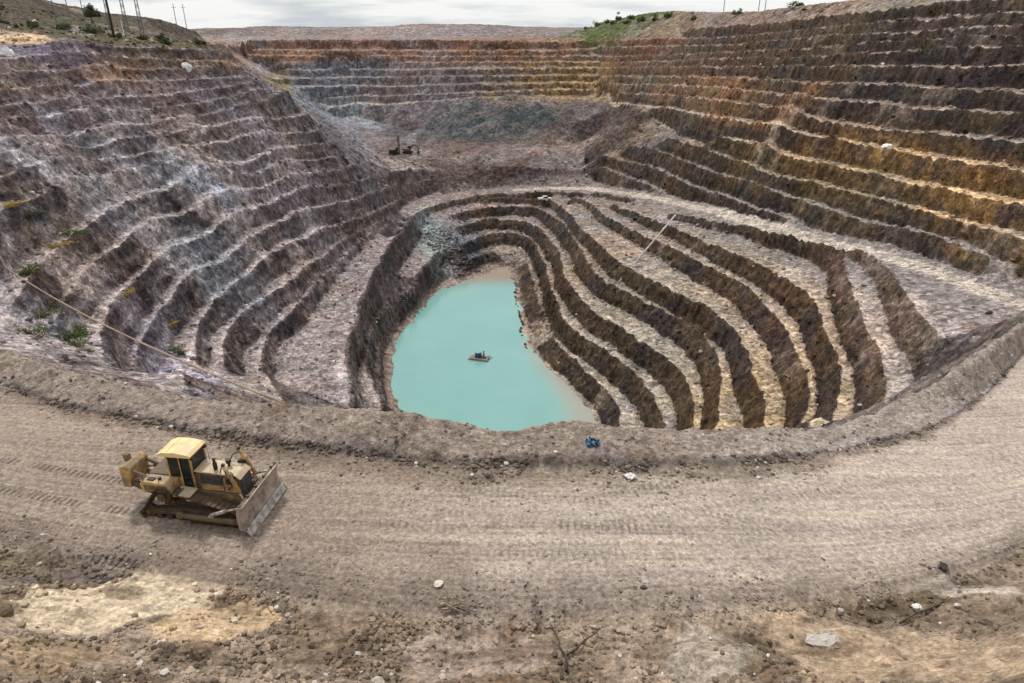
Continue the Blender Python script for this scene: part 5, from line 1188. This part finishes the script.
def lattice(bm, x0, h_, w0, w1, n, th):
    for k in range(n):
        za, zb = h_ * k / n, h_ * (k + 1) / n; wa, wb = w0 + (w1 - w0) * k / n, w0 + (w1 - w0) * (k + 1) / n
        for sx_, sy_ in ((-1, -1), (1, -1), (1, 1), (-1, 1)):
            tube(bm, [(x0 + sx_ * wa, sy_ * wa, za), (x0 + sx_ * wb, sy_ * wb, zb)], th, 5, False)
        for (ax, ay), (bx, by) in (((-1, -1), (1, -1)), ((1, -1), (1, 1)), ((1, 1), (-1, 1)), ((-1, 1), (-1, -1))):
            tube(bm, [(x0 + ax * wa, ay * wa, za), (x0 + bx * wb, by * wb, zb)], th * .7, 4, False)
            tube(bm, [(x0 + bx * wa, by * wa, za), (x0 + ax * wb, ay * wb, zb)], th * .7, 4, False)

def build_pylons():
    x, y = -122.0, 238.0; z = gz(x, y)
    t = thing('power_pylon', 'steel lattice gantry with three legs on the hill above the left rim', 'pylon', (x, y, z - .3), math.atan2(-x, y) * .5)
    for q in (-4.6, 0, 4.2):
        bm = bmesh.new(); lattice(bm, q, 20, .5, .25, 9, .05); mesh_obj('leg', bm, M_GALV, t)
    bm = bmesh.new(); 
    for zz in (10.2, 10.9): box(bm, (-.2, .0, zz), (9.4, .2, .14))
    for k in range(9): tube(bm, [(-4.8 + k * 1.05, 0, 10.2), (-4.3 + k * 1.05, 0, 10.9)], .07, 4, False)
    mesh_obj('crossbeam', bm, M_GALV, t)
    pole('utility_pole', 'thick dark pole standing alone left of the gantry on the hill', -116.0, 218.0, 14.5, .38, M_DARKP, arms=((13.2, 2.2),))
    for i, (x, y, h_, lb) in enumerate(((-133.5, 221, 10.5, 'leftmost of the three thin poles on the left hill'), (-130.5, 223, 11.5, 'middle of the three thin poles on the left hill'), (-126.8, 224, 10, 'thin pole nearest the thick dark pole on the left hill'))):
        pole('thin_pole', lb, x, y, h_, .14, M_GALV, arms=((h_ - 1, 2.0),))
    pole('lamp_mast', 'pale short mast right of the thick dark pole', -113.5, 219.0, 4.6, .16, M_WHITE)
    for x, y, h_, lb in ((94, 337, 15, 'faint mast on the green hill at the head of the right wall'), (102, 314, 14, 'left mast of the close pair on the right hill'), (104.6, 314, 15.0, 'right mast of the close pair on the right hill')):
        pole('mast', lb, x, y, h_, .17, M_GALV, 'mast', arms=((h_ - 1.5, 1.6),))
    for x, lb in ((-196.0, 'left of two faint masts on the far rim'), (-190.5, 'right of two faint masts on the far rim')):
        pole('far_mast', lb, x, 440.0 , 17, .22, M_GALV, 'mast', arms=((15, 2.4),))

# ---------------------------------------------------------------- assemble the things
def build_things():
    build_dozer(-14.1, 25.55, R(-8))
    build_stones()
    for i, (x, y, s, c, lb, cap) in enumerate(ROCKS):
        st = (1.5, 1, .4) if 'slab' in lb else (1, 1, 1)
        single_rock('boulder' if s > .25 else 'stone', lb, 'rock', x, y, s, srgb(*c), 40 + i, None, st, srgb(*cap) if cap else None)
    build_raft()
    build_pickup(11.3, 234.5, R(8)); build_rig(-48.4, 287); build_excavator(-42.5, 285)
    build_pylons()
    # pipe leaning down the benches
    a = Vector((40.6, 167.2, gz(40.6, 167.2) + .25)); b = Vector((24.9, 152.0, gz(24.9, 152.0) + .2))
    up = max(gz(*a.lerp(b, t / 20).xy) + .2 - a.lerp(b, t / 20).z for t in range(21)); print('PIPE', a, b, up)
    a.z += up * 1.0; b.z += up * .0 + .1; up = max(gz(*a.lerp(b, t / 20).xy) + .2 - a.lerp(b, t / 20).z for t in range(20)); a.z += max(up, 0)
    bm = bmesh.new(); tube(bm, [a, a.lerp(b, .5), b], .19, 12)
    o = mesh_obj('pipe', bm, M_PIPE, smooth=True); setp(o, 'long straight white pipe lying down across the benches of the right wall', 'pipe')
    # hose hung from the berm to the left wall
    A = Vector((-12.9, 33.7, gz(-12.9, 33.7) + .12)); B = Vector((-69.3, 89.3, gz(-69.3, 89.3) + 1.6)); C2 = Vector((-84, 103.5, gz(-84, 103.5) + .2))
    pts = [A.lerp(B, t / 24) - Vector((0, 0, 1.1 * 4 * (t / 24) * (1 - t / 24))) for t in range(25)] + [B.lerp(C2, t / 5) for t in range(1, 6)]
    bm = bmesh.new(); tube(bm, pts, .075, 8); o = mesh_obj('hose', bm, M_HOSE, smooth=True)
    setp(o, 'tan hose strung from the berm across to the left wall of the pit', 'hose')
    # blue sheet on the berm
    rs = np.random.RandomState(4); n = 14; x0, y0 = 4.2, 30.2
    g = np.linspace(-1, 1, n); X, Y = np.meshgrid(g, g); x = (x0 + X * .32 + .05 * rs.randn(n, n)).ravel(); y = (y0 + Y * .26 + .04 * rs.randn(n, n)).ravel()
    zz, _ = height(x, y); zz = zz + .05 + .10 * np.abs(rs.randn(n * n)); idx = np.arange(n * n).reshape(n, n)
    Q = np.stack([idx[:-1, :-1], idx[:-1, 1:], idx[1:, 1:], idx[1:, :-1]], -1).reshape(-1, 4)
    o = np_mesh('plastic_sheet', np.column_stack([x, y, zz]), Q, None, M_BLUE); setp(o, 'crumpled blue plastic sheet lying on top of the berm', 'sheet')
    # heap of dry sticks, and the forked branch
    bm = bmesh.new(); rr_ = random.Random(3); x0, y0 = -2.3, 19.35
    for k in range(13):
        a_ = rr_.uniform(-.75, .25); L_ = rr_.uniform(.5, 1.3); cx, cy = x0 + rr_.uniform(-.3, .3), y0 + rr_.uniform(-.25, .25)
        p = []; zc = gz(cx, cy)
        for t in (-.5, -.2, .15, .5):
            xx, yy = cx + math.cos(a_) * L_ * t, cy + math.sin(a_) * L_ * t; p.append((xx, yy, zc + .10 + .016 * k + rr_.uniform(0, .03)))
        tube(bm, p, [.028, .025, .02, .010], 6)
    o = mesh_obj('stick_heap', bm, M_TWIG, smooth=True); setp(o, 'small heap of dry pale sticks at the near edge of the haul road', 'sticks')
    bm = bmesh.new()
    def limb(pts_, r0, r1):
        P_ = [(px_, py_, gz(px_, py_) + h_) for px_, py_, h_ in pts_]; n_ = len(P_)
        tube(bm, [(a_, b_, c_ + .05) for a_, b_, c_ in P_], [1.25 * (r0 + (r1 - r0) * i / (n_ - 1)) for i in range(n_)], 7)
    limb([(1.75, 15.6, .12), (1.78, 16.3, .14), (1.62, 17.0, .12), (1.66, 17.7, .10), (1.42, 18.6, .07)], .045, .012)
    limb([(1.79, 16.3, .14), (2.2, 16.9, .13), (2.55, 17.5, .14), (3.0, 17.95, .12), (3.35, 18.5, .08)], .038, .010)
    limb([(1.64, 17.0, .12), (1.45, 17.3, .12), (1.40, 17.8, .12)], .018, .005); limb([(2.55, 17.5, .14), (2.5, 17.8, .14)], .015, .005)
    o = mesh_obj('dead_branch', bm, M_BRANCH, smooth=True); setp(o, 'dark forked dead branch lying on the bank at the bottom of the picture', 'branch')
    bm = bmesh.new(); limb([(14.3, 18.6, .05), (15.0, 19.0, .07), (15.9, 19.1, .05), (16.6, 19.6, .05)], .03, .012)
    o = mesh_obj('dry_root', bm, M_BRANCH, smooth=True); setp(o, 'thin dry root on the bank at the right of the foreground', 'root')
    # shrubs and weeds on the left wall
    SH = [(-60.8, 78.6, 1.5, .8, .9, 'large green shrub on the bench just above the left end of the berm', M_LEAF),
          (-58.6, 81.0, 1.9, .8, .8, 'low green shrub right beside the large one above the berm', M_LEAF),
          (-59.9, 87.0, 1.6, .9, .8, 'green shrub up the slope from the low pair above the berm', M_LEAF),
          (-56.2, 80.2, 1.8, .9, .9, 'green shrub nearest the berm on the left wall', M_LEAF),
          (-54.2, 99.5, 1.2, .7, 1.0, 'lone green shrub beside the pale violet rock under the hose', M_LEAF),
          (-51.3, 91.0, 1.1, .6, .6, 'small green shrub below the lone one, close to the berm', M_LEAFD),
          (-73.5, 102.5, 2.2, .9, .8, 'dark green shrub under the white rocks at the left edge', M_LEAFD),
          (-70.6, 105.8, 1.5, .9, .8, 'green shrub right of the yellow weeds at the left edge', M_LEAF),
          (-68.4, 92.4, 1.4, 1, 1.0, 'green shrub next to the upper end of the hose', M_LEAF),
          (-64.2, 90.0, 2.0, 1, .8, 'dark sprawling shrub below the hose', M_LEAFD),
          (-63.5, 85.0, 1.8, 1, .7, 'pale green sprawling shrub below the hose', M_LEAF),
          (-74.6, 100.6, 1.6, .8, .5, 'yellow weed patch at the left edge under the dark shrub', M_WEED),
          (-69.5, 101.0, 1.8, .8, .4, 'yellow weed patch right of the hose top', M_WEED),
          (-61.9, 103.0, 1.6, .7, .4, 'yellow weed patch on the third bench of the left wall', M_WEED),
          (-58.4, 106.8, 1.4, .6, .4, 'yellow weed patch farthest right on the left wall', M_WEED)]
    for i, (x, y, w_, d_, h_, lb, m) in enumerate(SH):
        shrub('shrub' if m is not M_WEED else 'weed_patch', lb, x, y, w_ * 1.5, d_ * 1.5, h_ * 1.2, 60 + i, m, 'shrubs on the left wall' if m is not M_WEED else 'yellow weeds on the left wall', 'shrub' if m is not M_WEED else 'weeds', 900, .12)
    # hilltop trees and bushes
    x, y = -131.5, 236.0
    shrub('tree', 'small round tree on the left hill beside the thin poles', x, y, 2.4, 2.4, 3.0, 90, M_LEAFD, None, 'tree', 1100, .3, 2.0)
    hill = [(-118.5, 212), (-122, 214), (-126, 210), (-112.5, 213), (-108, 218), (-104, 221), (-131, 206), (-95, 226), (-138, 204), (-99, 214), (-90, 232), (-128, 216)]
    for i, (x, y) in enumerate(hill):
        shrub('bush', 'dark bush among the growth below the left hill', x, y, rnd.uniform(1.4, 2.8), 1.5, rnd.uniform(.9, 1.8), 100 + i, M_LEAFD, 'bushes below the left hill', 'bush', 420, .26)
    hill2 = [(math.sin(a_) * r_, math.cos(a_) * r_) for a_, r_ in ((.088, 440), (.098, 425), (.105, 436), (.112, 420), (.118, 430), (.126, 415), (.132, 405), (.140, 412), (.150, 396), (.158, 402), (.172, 388), (.186, 380), (.205, 372), (.235, 350), (.29, 320), (.36, 290))]
    for i, (x, y) in enumerate(hill2):
        shrub('bush', 'green bush on the hill at the head of the right wall', x, y, rnd.uniform(1.8, 3.4), 2.0, rnd.uniform(1.4, 2.6), 130 + i, M_LEAF, 'bushes on the right hill', 'bush', 420, .34)
build_ground()
build_water()
build_things()
